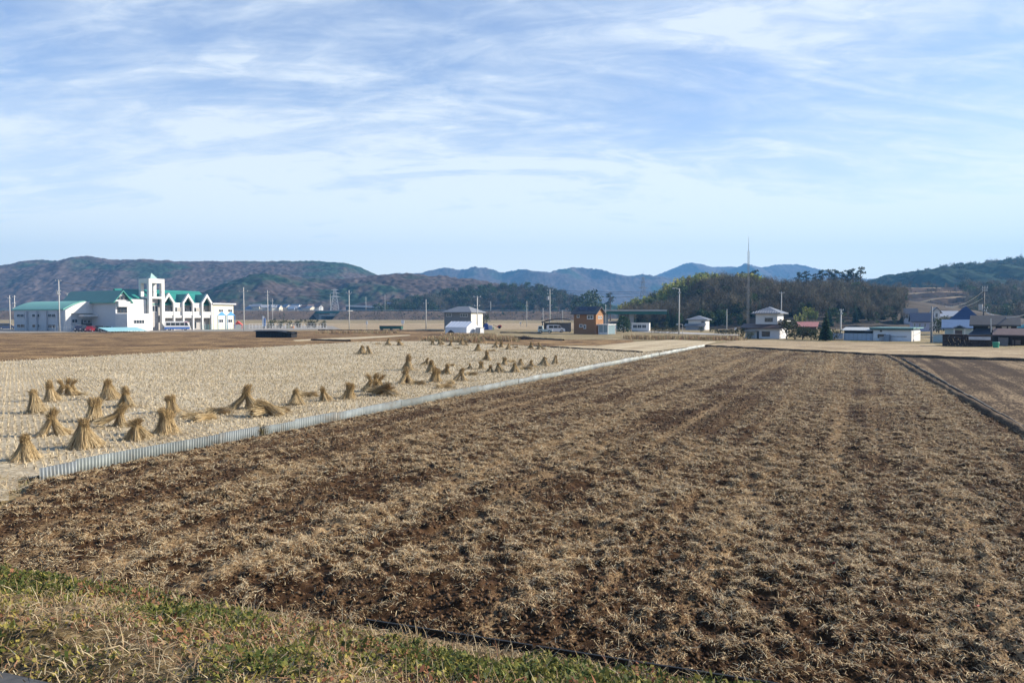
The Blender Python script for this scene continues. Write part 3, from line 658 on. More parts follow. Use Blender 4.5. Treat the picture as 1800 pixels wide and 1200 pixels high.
# ---- vehicles
TYRE = M('tyre_rubber', (.02,.02,.02), .8, .3, 5); RIM = M('wheel_rim', (.45,.46,.47), .35, .1, 5, metal=.7)
HEAD = M('headlight_glass', (.75,.76,.74), .15, .05, 5); TAIL = M('tail_light', (.35,.02,.02), .25, .1, 5)
def vehicle(name, label, cat, px, py, yaw, Ls, Hs, Ws, prof, cab, paint, group=None, lower=None, face=1, Y=None):
    p = G(px, py) if Y is None else Vector((kx(px)*Y, Y, float(gz(0, Y))))
    r = thing(name, label, cat, (p.x, p.y, p.z), R(yaw), group)
    P = [(x*Ls, z*Hs) for x, z in prof]
    MB().pris(P, 'y', -Ws/2, Ws/2).build('body', paint, r)
    if lower: MB().pris([(-.495*Ls,.14*Hs),(.495*Ls,.14*Hs),(.50*Ls,.36*Hs),(-.50*Ls,.36*Hs)], 'y', -Ws/2-.012, Ws/2+.012).build('side_stripe', lower, r)
    for y in (-1, 1):
        for a, b, c, d, z0, z1 in cab:                      # side windows
            q = [(a*Ls,z0*Hs),(b*Ls,z0*Hs),(d*Ls,z1*Hs),(c*Ls,z1*Hs)]
            MB().pris(q, 'y', y*(Ws/2+.004) - .012, y*(Ws/2+.004) + .012).build('window', GLASS, r)
    wr = .16*min(Hs*1.25, 2.4)
    for x in (-.31, .31):
        for y in (-1, 1):
            y0 = y*(Ws/2-.09)
            w = MB().cyl((x*Ls, y0-.1, wr), wr, .2, 18, 'y').build('wheel', TYRE, r)
            MB().cyl((x*Ls, y0+y*.085, wr), wr*.6, .03*y, 14, 'y').build('rim', RIM, w)
    for y in (-.36, .36):
        MB().box(.485*Ls, .507*Ls, y*Ws-.16, y*Ws+.16, .36*Hs, .44*Hs).build('headlight', HEAD, r)
        MB().box(-.507*Ls, -.485*Ls, y*Ws-.12, y*Ws+.12, .38*Hs, .5*Hs).build('tail_light', TAIL, r)
    return r
SEDAN = [(-.5,.18),(.5,.18),(.505,.42),(.47,.56),(.22,.64),(.08,.97),(-.24,1.0),(-.40,.70),(-.495,.62)]
SEDW = [(.02,.17,.04,.09,.66,.92),(-.20,0,-.19,.02,.66,.94),(-.36,-.22,-.25,-.21,.68,.94)]
VAN = [(-.5,.14),(.5,.14),(.505,.42),(.44,.55),(.32,.60),(.20,.96),(.12,1.0),(-.46,1.0),(-.5,.9)]
VANW = [(.10,.29,.10,.19,.60,.92),(-.16,.07,-.16,.07,.60,.92),(-.44,-.19,-.43,-.19,.60,.92)]
BUS = [(-.5,.13),(.5,.13),(.505,.40),(.46,.60),(.41,.95),(.36,1.0),(-.46,1.0),(-.5,.93)]
BUSW = [(.30,.44,.30,.39,.52,.86),(.12,.28,.12,.28,.54,.84),(-.06,.10,-.06,.10,.54,.84),(-.24,-.08,-.24,-.08,.54,.84),(-.43,-.26,-.43,-.26,.54,.84)]
def paint(n, c): return M(n, c, .25, .05, 2, spec=.6)
b = vehicle('minibus', 'white minibus with blue lower side parked before the nursery school', 'bus', 312, 580.5, 20, 7.0, 2.75, 2.1, BUS, BUSW, paint('bus_white', (.80,.79,.77)), lower=paint('bus_blue', (.05,.16,.50)))
MB().box(1.9, 3.0, -1.055, 1.055, 2.42, 2.60).build('pink_band', paint('bus_pink', (.70,.30,.38)), b)
PY = 583
vehicle('parked_car', 'dark minivan parked by the hall corner, leftmost of the car row', 'car', 141, 583, -75, 4.6, 1.85, 1.75, VAN, VANW, paint('car_navy', (.03,.035,.06)))
vehicle('parked_car', 'dark red hatchback parked in the row beside the hall', 'car', 159, 583, -78, 4.0, 1.55, 1.68, SEDAN, SEDW, paint('car_red', (.22,.02,.03)))
vehicle('parked_car', 'black car parked right of the dark red hatchback', 'car', 173, 582.6, -76, 4.3, 1.6, 1.7, SEDAN, SEDW, paint('car_black', (.02,.02,.022)))
vehicle('parked_car', 'silver white car parked nearest the pale blue sheet roof', 'car', 194, 582, 5, 4.5, 1.5, 1.7, SEDAN, SEDW, paint('car_silver', (.55,.57,.60)))
vehicle('parked_car', 'dark blue van parked at the far left edge beside the hall', 'car', 12, 579, 35, 4.8, 2.0, 1.75, VAN, VANW, paint('car_blue', (.03,.05,.11)))
# play yard
def posts_fence(name, label, pts, hgt, n, mat, rails=2, r=.045):
    p0 = G(*pts[0]); p1 = G(*pts[1]); o = thing(name, label, 'fence', p0)
    d = p1 - p0
    for k in range(n+1):
        q = d*(k/n); MB().tube([(q.x, q.y, q.z), (q.x, q.y, q.z+hgt)], r, 6).build('post', mat, o)
    for k in range(rails):
        z = hgt*(1-k*.45) - .02
        MB().tube([(0, 0, z), (d.x, d.y, d.z+z)], r*.8, 5).build('rail', mat, o)
    return o
WPIPE = M('white_pipe', (.72,.73,.73), .5, .08, 3)
posts_fence('pipe_fence', 'long white pipe fence running right of the nursery yard', [(438, 578.2), (574, 577.2)], 1.75, 24, WPIPE, 3)
posts_fence('mesh_fence', 'blue green mesh fence before the yellow end of the nursery school', [(356, 580), (432, 578)], 1.5, 16, M('blue_green_pipe', (.20,.45,.45), .5), 4, .035)
posts_fence('mesh_fence', 'grey wire fence along the hall side near the concrete pole', [(68, 581.5), (128, 583.2)], 1.6, 12, STEELG, 3, .035)
p = G(419, 578); o = thing('climbing_gym', 'red and pink climbing frame in the nursery yard', 'play equipment', p)
RED = M('red_paint', (.55,.07,.05), .5, .1, 3); PNK = M('pink_paint', (.60,.25,.22), .5)
MB().pris([(-1.6,1.2),(0,2.6),(1.6,1.2),(0,1.5)], 'y', -.7, .7).build('canopy', RED, o)
for x in (-1.3, 1.3):
    for y in (-.6, .6): MB().tube([(x, y, 0), (x*.9, y, 1.5)], .09, 6).build('leg', RED, o)
MB().add([(-1.3,-.4,1.1),(-1.3,.4,1.1),(-3.6,.4,.15),(-3.6,-.4,.15),(-1.3,-.4,.98),(-1.3,.4,.98),(-3.6,.4,.03),(-3.6,-.4,.03)], [(0,1,2,3),(7,6,5,4),(0,3,7,4),(1,5,6,2),(0,4,5,1),(3,2,6,7)]).build('slide', PNK, o)
p = G(361, 578.5); o = thing('play_arch', 'small green play house with yellow arch under the third gable', 'play equipment', p)
arc = [(1.1*math.cos(a), 1.1+1.1*math.sin(a)) for a in np.linspace(0, math.pi, 12)]
MB().pris([(1.1,0)] + arc + [(-1.1,0),(-.7,0)] + [(x*.62, .3+z*.7) for x, z in arc[::-1]] + [(.7,0)], 'y', -.5, .5).build('arch', M('yellow_paint', (.70,.55,.22), .5), o)
MB().box(-1.9, -1.15, -.5, .5, 0, 1.6).build('panel', M('play_green', (.08,.36,.26), .5), o)
p = G(464, 577.5); o = thing('banner_post', 'white and blue upright banner standing by the white pipe fence', 'sign', p)
MB().box(-.55, .05, -.12, .12, .8, 4.3).build('panel', M('banner_white', (.72,.76,.80), .6), o); MB().box(.055, .6, -.10, .10, .8, 3.6).build('blue_panel', M('banner_blue', (.16,.28,.55), .6), o)
MB().box(-.5, .5, -.15, .15, 0, .795).build('base', CONC, o)
p = G(509, 577.4); o = thing('toy_box', 'orange and cream box standing behind the white pipe fence', 'box', p)
MB().box(-.9, .6, -.5, .5, 0, 1.3).build('box', M('cream_paint', (.70,.60,.36), .6), o); MB().box(.605, 1.5, -.4, .4, 0, .9).build('side', M('orange_paint', (.55,.25,.12), .6), o)
p = G(1652/1.0 if False else 652.5, 579)
# black sheeted heap at the end of the brown field
f = Fr(449, 146, -8); o = f.root('covered_stack', 'low black sheeted stack with sagging dark cover beside the brown field', 'stack')
Ls = f.x(512); z1 = f.z(581)
mb = MB()
n = 22
for k in range(n):
    x0 = Ls*k/n; hh = z1*(.80+.12*random.random()); mb.box(x0+.02, Ls*(k+1)/n-.02, .05*random.random(), 2.6, 0, hh)
mb.build('crates', M('black_net', (.018,.018,.02), .9, .4, 4), o)
v = []; nn = 26
for k in range(nn+1):
    x = -.35 + (Ls+.7)*k/nn; z = z1*(1.02 - .30*max(0, (k/nn-.55)/.45)**1.5 + .03*random.random())
    v += [(x, -.35, z-.14), (x, 1.3, z+.06), (x, 3.0, z-.1)]
b0 = len(v); v += [(x, y, z-.07) for x, y, z in v]
fs = []
for k in range(nn):
    for j in range(2): fs += [(k*3+j, k*3+3+j, k*3+4+j, k*3+1+j), (b0+k*3+j+1, b0+k*3+4+j, b0+k*3+3+j, b0+k*3+j)]
    fs += [(b0+k*3, b0+k*3+3, k*3+3, k*3), (k*3+2, k*3+5, b0+k*3+5, b0+k*3+2)]
MB().add(v, fs).build('cover', M('black_sheet', (.022,.021,.022), .55, .3, 2), o)
# green low bin row, white posts
f = Fr(667, 232, -8); o = f.root('green_skip', 'low dark green open container by the field road', 'container')
Ls = f.x(705); z1 = f.z(573.2)
MB().box(0, Ls, 0, 2.2, .25, z1).build('box', M('dark_green_metal', (.03,.10,.075), .5, .2, 1.5), o); MB().box(-.1, Ls+.1, -.1, 2.3, z1+.003, z1+.12).build('lid', M('brown_lid', (.10,.05,.04), .6), o)
mb = MB()
for x in (.4, Ls*.5, Ls-.4): mb.box(x-.15, x+.15, .2, 2.0, 0, .25)
mb.build('skids', DARKF, o)
def marker(px, py, top, label, wid, mat, cat='marker post'):
    p = G(px, py); o = thing('marker_post', label, cat, p); z = zat(top, p.y) - p.z
    MB().box(-.06, .06, -.06, .06, 0, z*.75).build('post', STEELG, o)
    MB().box(-wid/2, wid/2, -.1, .1, z*.62, z).build('plate', mat, o)
WPL = M('white_plate', (.75,.74,.72), .6, .05, 3)
marker(708, 578.6, 562.5, 'white post with tall plate at the end of the green container', 1.0, WPL)
marker(645, 579.5, 564, 'thin post with small white plate left of the green container', .55, WPL)
marker(915, 574, 566, 'small white roadside plate below the embankment left of the parked truck', .6, WPL)
marker(1293, 587, 576, 'white round topped garden post left of the two storey white house', .5, WPL)

# ================================================================== CENTRE
# expressway embankment with green overbridge
def emb_pt(px, Y): return Vector((kx(px)*Y, Y))
EMB = M('dry_bank_slope', (.17,.115,.075), .95, .6, .12, col2=(.085,.06,.04), bump=.5)
def embank(name, a, b, top, slope_w=22, z0=-.5):
    A = emb_pt(*a); B = emb_pt(*b); d = (B-A).normalized(); n_ = Vector((d.y, -d.x)); n = 140; v = []; Lh = (B-A).length
    zt0, zt1 = zat(top[0], a[1]), zat(top[1], b[1])
    for k in range(n+1):
        p = A.lerp(B, k/n); zt = zt0 + (zt1-zt0)*k/n
        for j, (o_, hh) in enumerate(((slope_w, z0), (slope_w*.66, z0+(zt-z0)*.34), (slope_w*.33, z0+(zt-z0)*.68), (0, zt), (-26, zt), (-50, z0))):
            w = 1.3*(random.random()-.5) if j in (1, 2) else 0
            q = p + n_*o_; v.append((q.x, q.y, hh + w*.5))
    return struct(npmesh(name, v, gridq(n+1, 6), mat=EMB)), (A, B, d, n_, zt0, zt1)
_, e1 = embank('road_embankment', (-150, 640), (556, 605), (546, 546.2))
_, e2 = embank('road_embankment', (599, 603), (1062, 560), (546.5, 547.5))
def guard(a, b, z0, z1, label, y0=0):
    d = Vector((b.x-a.x, b.y-a.y, z1-z0)); o = thing('guard_rail', label, 'guard rail', (a.x, a.y, z0)); n = int(d.length/6)
    MB().tube([(0,0,.75), (d.x,d.y,d.z+.75)], .22, 4).build('rail', M('guard_rail_steel', (.50,.50,.48), .5, .15, 1), o)
    mb = MB()
    for k in range(n+1): q = d*(k/n); mb.box(q.x-.07, q.x+.07, q.y-.07, q.y+.07, q.z, q.z+.75)
    x = mb.build('posts', STEELG, o); return o
guard(e1[0]+e1[3]*-.5, e1[1]+e1[3]*-.5, e1[4], e1[5], 'pale guard rail along the embankment left of the green overbridge')
guard(e2[0]+e2[3]*-.5, e2[1]+e2[3]*-.5, e2[4], e2[5], 'pale guard rail along the embankment behind the orange house')
A, B = e1[1], e2[0]; t = math.atan2((B-A).y, (B-A).x); Lb = (B-A).length; zt = e1[5]
o = thing('overbridge', 'short green girder bridge with white concrete underpass through the embankment', 'bridge', (A.x, A.y, 0), t)
MB().box(-14, Lb+6, -.6, 14, zt-.3, zt+.35).build('deck', CONC, o)
MB().box(-13, Lb+5, -.3, .3, zt-2.2, zt-.31).build('girder', M('bridge_green', (.02,.13,.11), .5, .15, .4), o)
PC = M('pale_concrete', (.58,.60,.60), .8, .15, .6)
u0, u1 = Lb*.14, Lb*.86; zu = zat(552.5, 604)
mb = MB().pris([(u0-1.6,-.5),(u0,-.5),(u0,zu-1.4),(u1,zu-1.4),(u1,-.5),(u1+1.6,-.5),(u1+1.6,zu),(u0-1.6,zu)], 'y', 3, 16); mb.build('underpass', PC, o)
GW = M('grey_wing_wall', (.33,.36,.38), .85, .2, .5)
MB().add([(u0-1.7,3,-.5),(u0-7.5,3,zt-2.3),(u0-1.7,3,zt-2.3),(u0-1.7,5,-.5),(u0-7.5,5,zt-2.3),(u0-1.7,5,zt-2.3)], [(0,2,1),(3,4,5),(0,1,4,3),(1,2,5,4),(2,0,3,5)]).build('wing_wall', GW, o)
MB().add([(u1+1.7,3,-.5),(u1+9.5,3,zt-2.3),(u1+1.7,3,zt-2.3),(u1+1.7,5,-.5),(u1+9.5,5,zt-2.3),(u1+1.7,5,zt-2.3)], [(0,1,2),(3,5,4),(0,3,4,1),(1,4,5,2),(2,5,3,0)]).build('wing_wall', GW, o)
MB().box(u0, u1, 15.5, 15.9, -.5, zu-1.41).build('tunnel_end', M('tunnel_dark', (.05,.05,.05), .9), o)
# far viaduct behind the embankment
Yv = 690; x0, x1 = kx(608)*Yv, kx(745)*Yv; zt0, zt1 = zat(536, Yv), zat(541, Yv)
o = thing('viaduct', 'far road viaduct with pale parapet and dark girders above the embankment', 'bridge', (x0, Yv, 0))
Lv = x1-x0
MB().add([(0,0,zt0-1.4),(Lv,0,zt1-1.4),(Lv,9,zt1-1.4),(0,9,zt0-1.4),(0,0,zt0),(Lv,0,zt1),(Lv,9,zt1),(0,9,zt0)], [(3,2,1,0),(4,5,6,7),(0,1,5,4),(1,2,6,5),(2,3,7,6),(3,0,4,7)]).build('parapet', PC, o)
MB().add([(0,1,zt0-5.6),(Lv*.72,1,zt1-4.2),(Lv*.72,8,zt1-4.2),(0,8,zt0-5.6),(0,1,zt0-1.41),(Lv*.72,1,zt1-1.41-.5),(Lv*.72,8,zt1-1.91),(0,8,zt0-1.41)], [(3,2,1,0),(4,5,6,7),(0,1,5,4),(1,2,6,5),(2,3,7,6),(3,0,4,7)]).build('girder', M('girder_slate', (.04,.075,.085), .6, .2, .2), o)
for k in range(4):
    x = Lv*(.04+.28*k); MB().box(x-1.2, x+1.2, 2, 7, -1, zt0-4.6).build('pier', PC, o)
# green bridge behind the orange house
Yg = 236; x0, x1 = kx(1050)*Yg, kx(1172)*Yg; za, zb_ = zat(544, Yg), zat(552, Yg)
o = thing('girder_bridge', 'long dark green girder bridge on grey pier behind the orange house', 'bridge', (x0, Yg, 0))
Lg = x1-x0
MB().box(0, Lg, -.4, 10, za-.55, za).build('parapet', CONC, o); MB().box(0, Lg, 0, .5, zb_, za-.555).build('girder', M('bridge_green', (.02,.13,.11), .5), o)
for px in (1066, 1112): x = kx(px)*Yg-x0; MB().box(x-.7, x+.7, 2, 4, -.5, zb_+.1).build('pier', M('pier_grey', (.30,.31,.32), .85, .2, 1), o)
# grey house with hip roof, vinyl house in front
f = Fr(827.5, 232, -32); o = f.root('farm_house', 'two storey grey house with pale end wall behind the white vinyl tent', 'house')
Lx = f.x(781); Dy = f.y(848); ze, zr_ = f.z(549.3), f.z(538)
MB().box(Lx, 0, .02, Dy, 0, ze).build('wall', M('grey_siding', (.20,.20,.20), .8, .15, 1.5), o)
MB().box(.004, .12, .02, Dy, 0, ze-.01).build('end_wall', M('cream_siding', (.70,.66,.56), .8, .1, 1), o)
hip_roof(MB(), Lx, 0, 0, Dy, ze, zr_, .8, .2).build('roof', M('grey_tile_roof', (.22,.225,.24), .45, .2, 2, spec=.5), o)
xs_ = [f.x(px) for px in (785, 794, 809, 822)]
window(o, xs_[0], xs_[1], f.z(556.5), f.z(550.6), .02, 'y', -1, .1); window(o, xs_[2], xs_[3], f.z(557), f.z(551), .02, 'y', -1, .1, mull=2)
f = Fr(820.5, 160, -32); o = f.root('vinyl_house', 'white vinyl covered field tent with pitched roof beside the weeds', 'tent')
Lx = f.x(783); Dy = f.y(841); ze, zr_ = f.z(575), f.z(565)
VIN = M('white_vinyl', (.74,.76,.80), .45, .08, 1.2, bump=.02)
gable_wall(MB(), Lx, 0, 0, Dy, 0, ze, zr_, 'x').build('skin', VIN, o)
mb = MB(); m = Dy/2
for x in np.linspace(Lx, 0, 7):
    mb.tube([(x,-.03,0),(x,-.03,ze),(x,m,zr_+.04),(x,Dy+.03,ze),(x,Dy+.03,0)], .025, 5)
mb.build('ribs', WPIPE, o)
MB().box(.003, .05, Dy*.30, Dy*.62, .05, ze*.95).build('shaded_door', M('shaded_vinyl', (.55,.58,.62), .5), o)  # door on the end wall, its shadow put into the greyer colour
v = [(Lx*.92,-.06,.0),(Lx*.55,-.06,0),(Lx*.60,-.06,.8),(Lx*.74,-.06,1.25),(Lx*.86,-.06,.9)]
MB().add(v + [(x, -.02, z) for x, y, z in v], [(0,1,2,3,4),(9,8,7,6,5)] + [(i,(i+1)%5+0,(i+1)%5+5,i+5)[::-1] for i in range(5)]).build('dark_patch', M('dark_netting', (.05,.055,.075), .8), o)
f = Fr(844, 161, -32); o = f.root('door_shed', 'small grey box shed with white side next to the vinyl tent', 'shed')
MB().box(f.x(836), 0, .02, 1.5, 0, f.z(576.5)).build('wall', M('shed_grey', (.40,.42,.45), .7), o); MB().box(.004, .06, 0, f.y(849), 0, f.z(576.5)).build('side_panel', WHITE(), o); MB().box(f.x(836)-.1, .15, -.1, 1.6, f.z(576.5)+.003, f.z(575.6)).build('roof', STEELG, o)
p = G(860, 579.5); o = thing('blue_tarp_pile', 'pile under blue and pale tarps right of the vinyl tent', 'pile', p)
MB().pris([(-1.9,0),(-.2,0),(-.3,1.7),(-1.0,2.2),(-1.8,1.5)], 'y', -.8, .8).build('blue_tarp', M('blue_tarp', (.05,.09,.30), .6), o)
MB().pris([(-.19,0),(1.0,0),(.95,1.3),(-.15,1.45)], 'y', -.8, .8).build('pale_tarp', M('pale_tarp', (.45,.50,.68), .6), o)
MB().pris([(1.01,0),(1.7,0),(1.6,.8),(1.05,1.0)], 'y', -.6, .6).build('yellow_sack', M('yellow_sack', (.60,.60,.40), .6), o)
p = G(877, 577.5); o = thing('red_tiller', 'small red hand tractor standing right of the blue tarps', 'machine', p)
MB().pris([(-.9,.5),(.8,.4),(1.0,1.0),(.5,1.3),(-.3,1.1)], 'y', -.4, .4).build('hood', RED, o); MB().tube([(-.8,0,.9),(-2.0,0,1.3)], .08, 6).build('handle', DARKF, o)
for y in (-.45, .45): MB().cyl((.2, y-.1, .5), .5, .2, 14, 'y').build('wheel', TYRE, o)
# vehicles by the carport
f = Fr(1002, 195, -8); o = f.root('carport', 'low open carport with dark curved roof left of the orange house', 'shed')
Lx = f.x(950); z1 = f.z(565.5)
pts = [(Lx + (0-Lx)*k/10, z1 + .9*math.sin(k/10*2.4) - .25) for k in range(11)]
MB().pris(pts + [(x, z+.25) for x, z in pts[::-1]], 'y', 2, 8).build('roof', M('dark_shed_roof', (.05,.05,.06), .6, .3, 1), o)
for x in (Lx+.3, Lx*.5, -.3):
    for y in (2.3, 7.6): MB().box(x-.1, x+.1, y-.1, y+.1, 0, z1-.2).build('post', DARKF, o)
MB().box(Lx+.2, -.2, 7.75, 7.9, 0, z1-.3).build('back_wall', M('shed_back', (.16,.16,.18), .8), o)
vehicle('parked_van', 'white and silver van parked before the dark carport', 'van', 977, 584.2, 8, 4.6, 1.95, 1.75, VAN, VANW, paint('van_silver', (.60,.62,.66)))
o = vehicle('parked_truck', 'small teal kei truck left of the silver van', 'truck', 958.5, 585.5, 172, 3.6, 1.85, 1.5, [(-.5,.28),(.5,.2),(.505,.5),(.46,.98),(.18,1.0),(.14,.52),(-.5,.52)], [(.22,.45,.22,.42,.56,.9)], paint('truck_teal', (.42,.52,.52)))
f = Fr(1047.5, 172, -32); o = f.root('orange_house', 'two storey orange brown house with dark solar roof and white sunroom', 'house')
Lx = f.x(1008.5); Dy = f.y(1060.5); ze, zr_ = f.z(550), f.z(540.5, 0, Dy/2)
gable_wall(MB(), Lx, 0, 0, Dy, 0, ze, zr_, 'x').build('wall', M('orange_siding', (.29,.145,.062), .75, .15, 2.5, stretch=(.4,.4,5)), o)
gable_roof(MB(), Lx, 0, 0, Dy, ze, zr_, 'x', .65, .2, .5).build('roof', M('dark_slate_roof', (.06,.065,.075), .5, .2, 2), o)
s = (zr_-ze)/(Dy/2)
mb = MB()
for k in range(5):
    xa = Lx + .5 + (-Lx-1.0)*k/5; xb = Lx + .5 + (-Lx-1.0)*(k+.95)/5
    q = lambda x, y, e: (x, y, ze + s*y + .23 + e)
    for r0, r1 in ((.25, .47), (.50, .73), (.76, .97)):
        ya, yb = Dy/2*r0, Dy/2*r1
        mb.add([q(xa,ya,0),q(xb,ya,0),q(xb,yb,0),q(xa,yb,0),q(xa,ya,.06),q(xb,ya,.06),q(xb,yb,.06),q(xa,yb,.06)], [(3,2,1,0),(4,5,6,7),(0,1,5,4),(1,2,6,5),(2,3,7,6),(3,0,4,7)])
mb.build('solar_panels', M('solar_cells', (.012,.02,.05), .15, .2, 3, spec=.6), o)
window(o, f.x(1014), f.x(1018.7), f.z(558.5), f.z(552.8), 0, 'y', -1, .12, WPIPE, mull=0)
window(o, f.x(1032), f.x(1043), f.z(561), f.z(553.5), 0, 'y', -1, .16, WPIPE, mull=1)
window(o, f.x(1018.5), f.x(1024), f.z(575.5), f.z(570), 0, 'y', -1, .12, WPIPE, mull=0); window(o, f.x(1026), f.x(1030.2), f.z(578), f.z(570.5), 0, 'y', -1, .12, WPIPE, mull=0)
for a, b in ((.28, .48), (.58, .78)): window(o, Dy*a, Dy*b, f.z(560.2, 0, 3), f.z(555.5, 0, 3), 0, 'x', 1, .1, WPIPE, mull=0)
MB().box(0.003, .9, .2, Dy, f.z(571.5)-.1, f.z(570)).build('porch_roof', WHITE(), o)
sx0, sx1, sy0, sy1 = .91, 3.2, -.4, Dy*.9; zs = f.z(571)
mb = MB()
for x in (sx0, (sx0+sx1)/2, sx1):
    for y in (sy0, sy1): mb.box(x-.06, x+.06, y-.06, y+.06, 0, zs)
mb.box(sx0-.2, sx1+.2, sy0-.2, sy1+.2, zs+.003, zs+.2); mb.box(sx0, sx1, sy0-.05, sy0+.05, 0, .5)
sr = mb.build('sunroom', WHITE(), o); MB().box(sx0+.08, sx1-.08, sy0-.02, sy0+.02, .52, zs-.02).build('glazing', M('sunroom_glass', (.22,.30,.33), .15), sr)
MB().box(sx1-.02, sx1+.02, sy0+.1, sy1-.1, .1, zs-.05).build('glazing', M('sunroom_glass', (.22,.30,.33), .15), sr)
MB().box(0.003, .12, -.02, .7, 0, f.z(571)).build('corner_board', M('orange_light', (.52,.24,.11), .7), o)
vehicle('parked_car', 'light silver car half hidden between orange house and round bush', 'car', 1087, 581, 185, 4.2, 1.6, 1.7, SEDAN, SEDW, paint('car_silver', (.55,.57,.60)))
posts_fence('white_fence', 'low white fence from the sunroom towards the round bush', [(1066, 585), (1092, 583.4)], .95, 9, WPIPE, 2, .04)
f = Fr(1141, 205, -15); o = f.root('white_cabin', 'long low white cabin with window band right of the round bush', 'cabin')
Lx = f.x(1110); z1 = f.z(568.5)
MB().box(Lx, 0, 0, f.y(1143), .3, z1).build('wall', WHITE(), o); MB().box(Lx-.1, .1, -.15, 2.8, z1+.003, z1+.18).build('roof', WHITE(), o)
for k in range(3): window(o, Lx+.4+1.25*k, Lx+1.55+1.25*k, .95, z1-.35, 0, 'y', -1, .06)
mb = MB().box(Lx+.1, -.1, .1, 1.5, 0, .3); mb.build('base', CONC, o)

# ================================================================== RIGHT
KAWARA = M('grey_kawara', (.20,.21,.23), .4, .25, 3, spec=.5); KAWD = M('dark_kawara', (.055,.06,.075), .45, .3, 3, spec=.4)
f = Fr(1240, 228, -26); o = f.root('small_house', 'white house with grey hip roof below the wooded knoll', 'house')
Lx = f.x(1210); Dy = f.y(1247); ze, zr_ = f.z(562.5), f.z(554.5)
MB().box(Lx, -.0, .02, 6, 0, ze).build('wall', WHITE(), o); hip_roof(MB(), Lx, 0, 0, 6, ze, zr_, .7, .2).build('roof', KAWARA, o)
MB().add([(Lx-1,-1.6,f.z(572.5)),(.2,-1.6,f.z(572.5)),(.2,.3,f.z(568.5)),(Lx-1,.3,f.z(568.5)),(Lx-1,-1.6,f.z(572.5)-.2),(.2,-1.6,f.z(572.5)-.2),(.2,.3,f.z(568.5)-.2),(Lx-1,.3,f.z(568.5)-.2)], [(0,1,2,3),(7,6,5,4),(0,4,5,1),(1,5,6,2),(2,6,7,3),(3,7,4,0)]).build('lean_to_roof', KAWARA, o)
MB().box(Lx-.6, -.1, -1.2, .015, 0, f.z(573.2)).build('lower_wall', M('grey_wall', (.34,.34,.36), .8), o)
window(o, f.x(1232), f.x(1238.5), f.z(568), f.z(564), .02, 'y', -1, .1, mull=0)
f = Fr(1366, 138, -34); o = f.root('white_house', 'two storey white house with striped grey hip roof and skirt roof', 'house')
Lx = f.x(1328); Dy = f.y(1377); ze, zr_ = f.z(551.5), f.z(539)
LOW = f.x(1313); xr2 = f.x(1373); zs = f.z(573)
MB().box(Lx, 0, .1, Dy, zs-.2, ze).build('upper_wall', WHITE(), o)
MB().box(LOW, xr2, -1.0, Dy+.5, 0, zs-.45).build('lower_wall', M('off_white_wall', (.66,.65,.66), .75, .12, 1), o)
hip_roof(MB(), Lx, 0, .1, Dy, ze, zr_, .75, .16).build('roof', KAWARA, o)
lines = []
X0, X1 = Lx-.75, .75; Y0 = .1-.75; m = min(X1-X0, Dy+1.5)/2*.95
for x in np.arange(X0+.4, X1, .45):
    t = min(1, min(x-X0, X1-x)/m); lines.append(((x, Y0, ze+.19), (x, Y0+(Dy/2+.75)*t*.98, ze+.19+(zr_-ze-.16)*t*.98)))
ribs('ridge_tiles', M('pale_tile', (.52,.53,.54), .5), o, lines, .055)
v = MB(); v.add([(LOW-.7,-1.8,zs-.5),(xr2+.7,-1.8,zs-.5),(xr2+.7,.35,zs+.25),(LOW-.7,.35,zs+.25),(LOW-.7,-1.8,zs-.32),(xr2+.7,-1.8,zs-.32),(xr2+.7,.35,zs+.43),(LOW-.7,.35,zs+.43)], [(3,2,1,0),(4,5,6,7),(0,1,5,4),(1,2,6,5),(2,3,7,6),(3,0,4,7)])
v.build('skirt_roof', M('brown_kawara', (.12,.085,.08), .5, .2, 3), o)
window(o, f.x(1344), f.x(1358), f.z(565.5), f.z(558.5), .1, 'y', -1, .1, DARKF, mull=2)
MB().box(f.x(1316), f.x(1331), -1.06, -1.003, .05, f.z(582)).build('shutter', M('grey_shutter', (.38,.42,.45), .6, .1, 2, stretch=(1,1,6)), o)
MB().box(f.x(1333), f.x(1337), -1.06, -1.003, .05, f.z(582)).build('door', M('dark_door', (.06,.07,.08), .5), o)
window(o, f.x(1342), f.x(1356), f.z(591.5), f.z(582), -1.0, 'y', -1, .1, DARKF, mull=1)
MB().box(f.x(1315), f.x(1334), -2.6, -1.01, f.z(581.6), f.z(580.6)).build('awning', STEELG, o)
MB().box(0.003, 1.6, .6, Dy-.6, f.z(565), f.z(563)).build('balcony', WHITE(), o)
window(o, 1.5, 3.2, f.z(567), f.z(560), 0.0, 'x', 1, .1, mull=0)
f = Fr(1437, 165, -25); o = f.root('red_roof_shed', 'low shed with faded red roof between hedge and conifer', 'shed')
Lx = f.x(1397); z1, z2 = f.z(575), f.z(567)
MB().box(Lx+.3, -.3, 1, 6, 0, z1).build('wall', M('shed_dark_wood', (.09,.06,.045), .85, .3, 3), o)
MB().add([(Lx,.6,z1),(0,.6,z1),(0,6.4,z2),(Lx,6.4,z2),(Lx,.6,z1+.15),(0,.6,z1+.15),(0,6.4,z2+.15),(Lx,6.4,z2+.15)], [(3,2,1,0),(4,5,6,7),(0,1,5,4),(1,2,6,5),(2,3,7,6),(3,0,4,7)]).build('roof', M('faded_red_roof', (.42,.17,.15), .6, .4, 1.2, stretch=(3,1,1)), o)
f = Fr(1601.5, 123, -42); o = f.root('white_workshop', 'plain white workshop with green edged flat roof and one window', 'building')
Lx = f.x(1535); Dy = f.y(1617); z1 = f.z(577.5)
MB().box(Lx, 0, .02, Dy, 0, z1).build('wall', M('pale_blue_wall', (.66,.70,.74), .75, .06, 1), o)
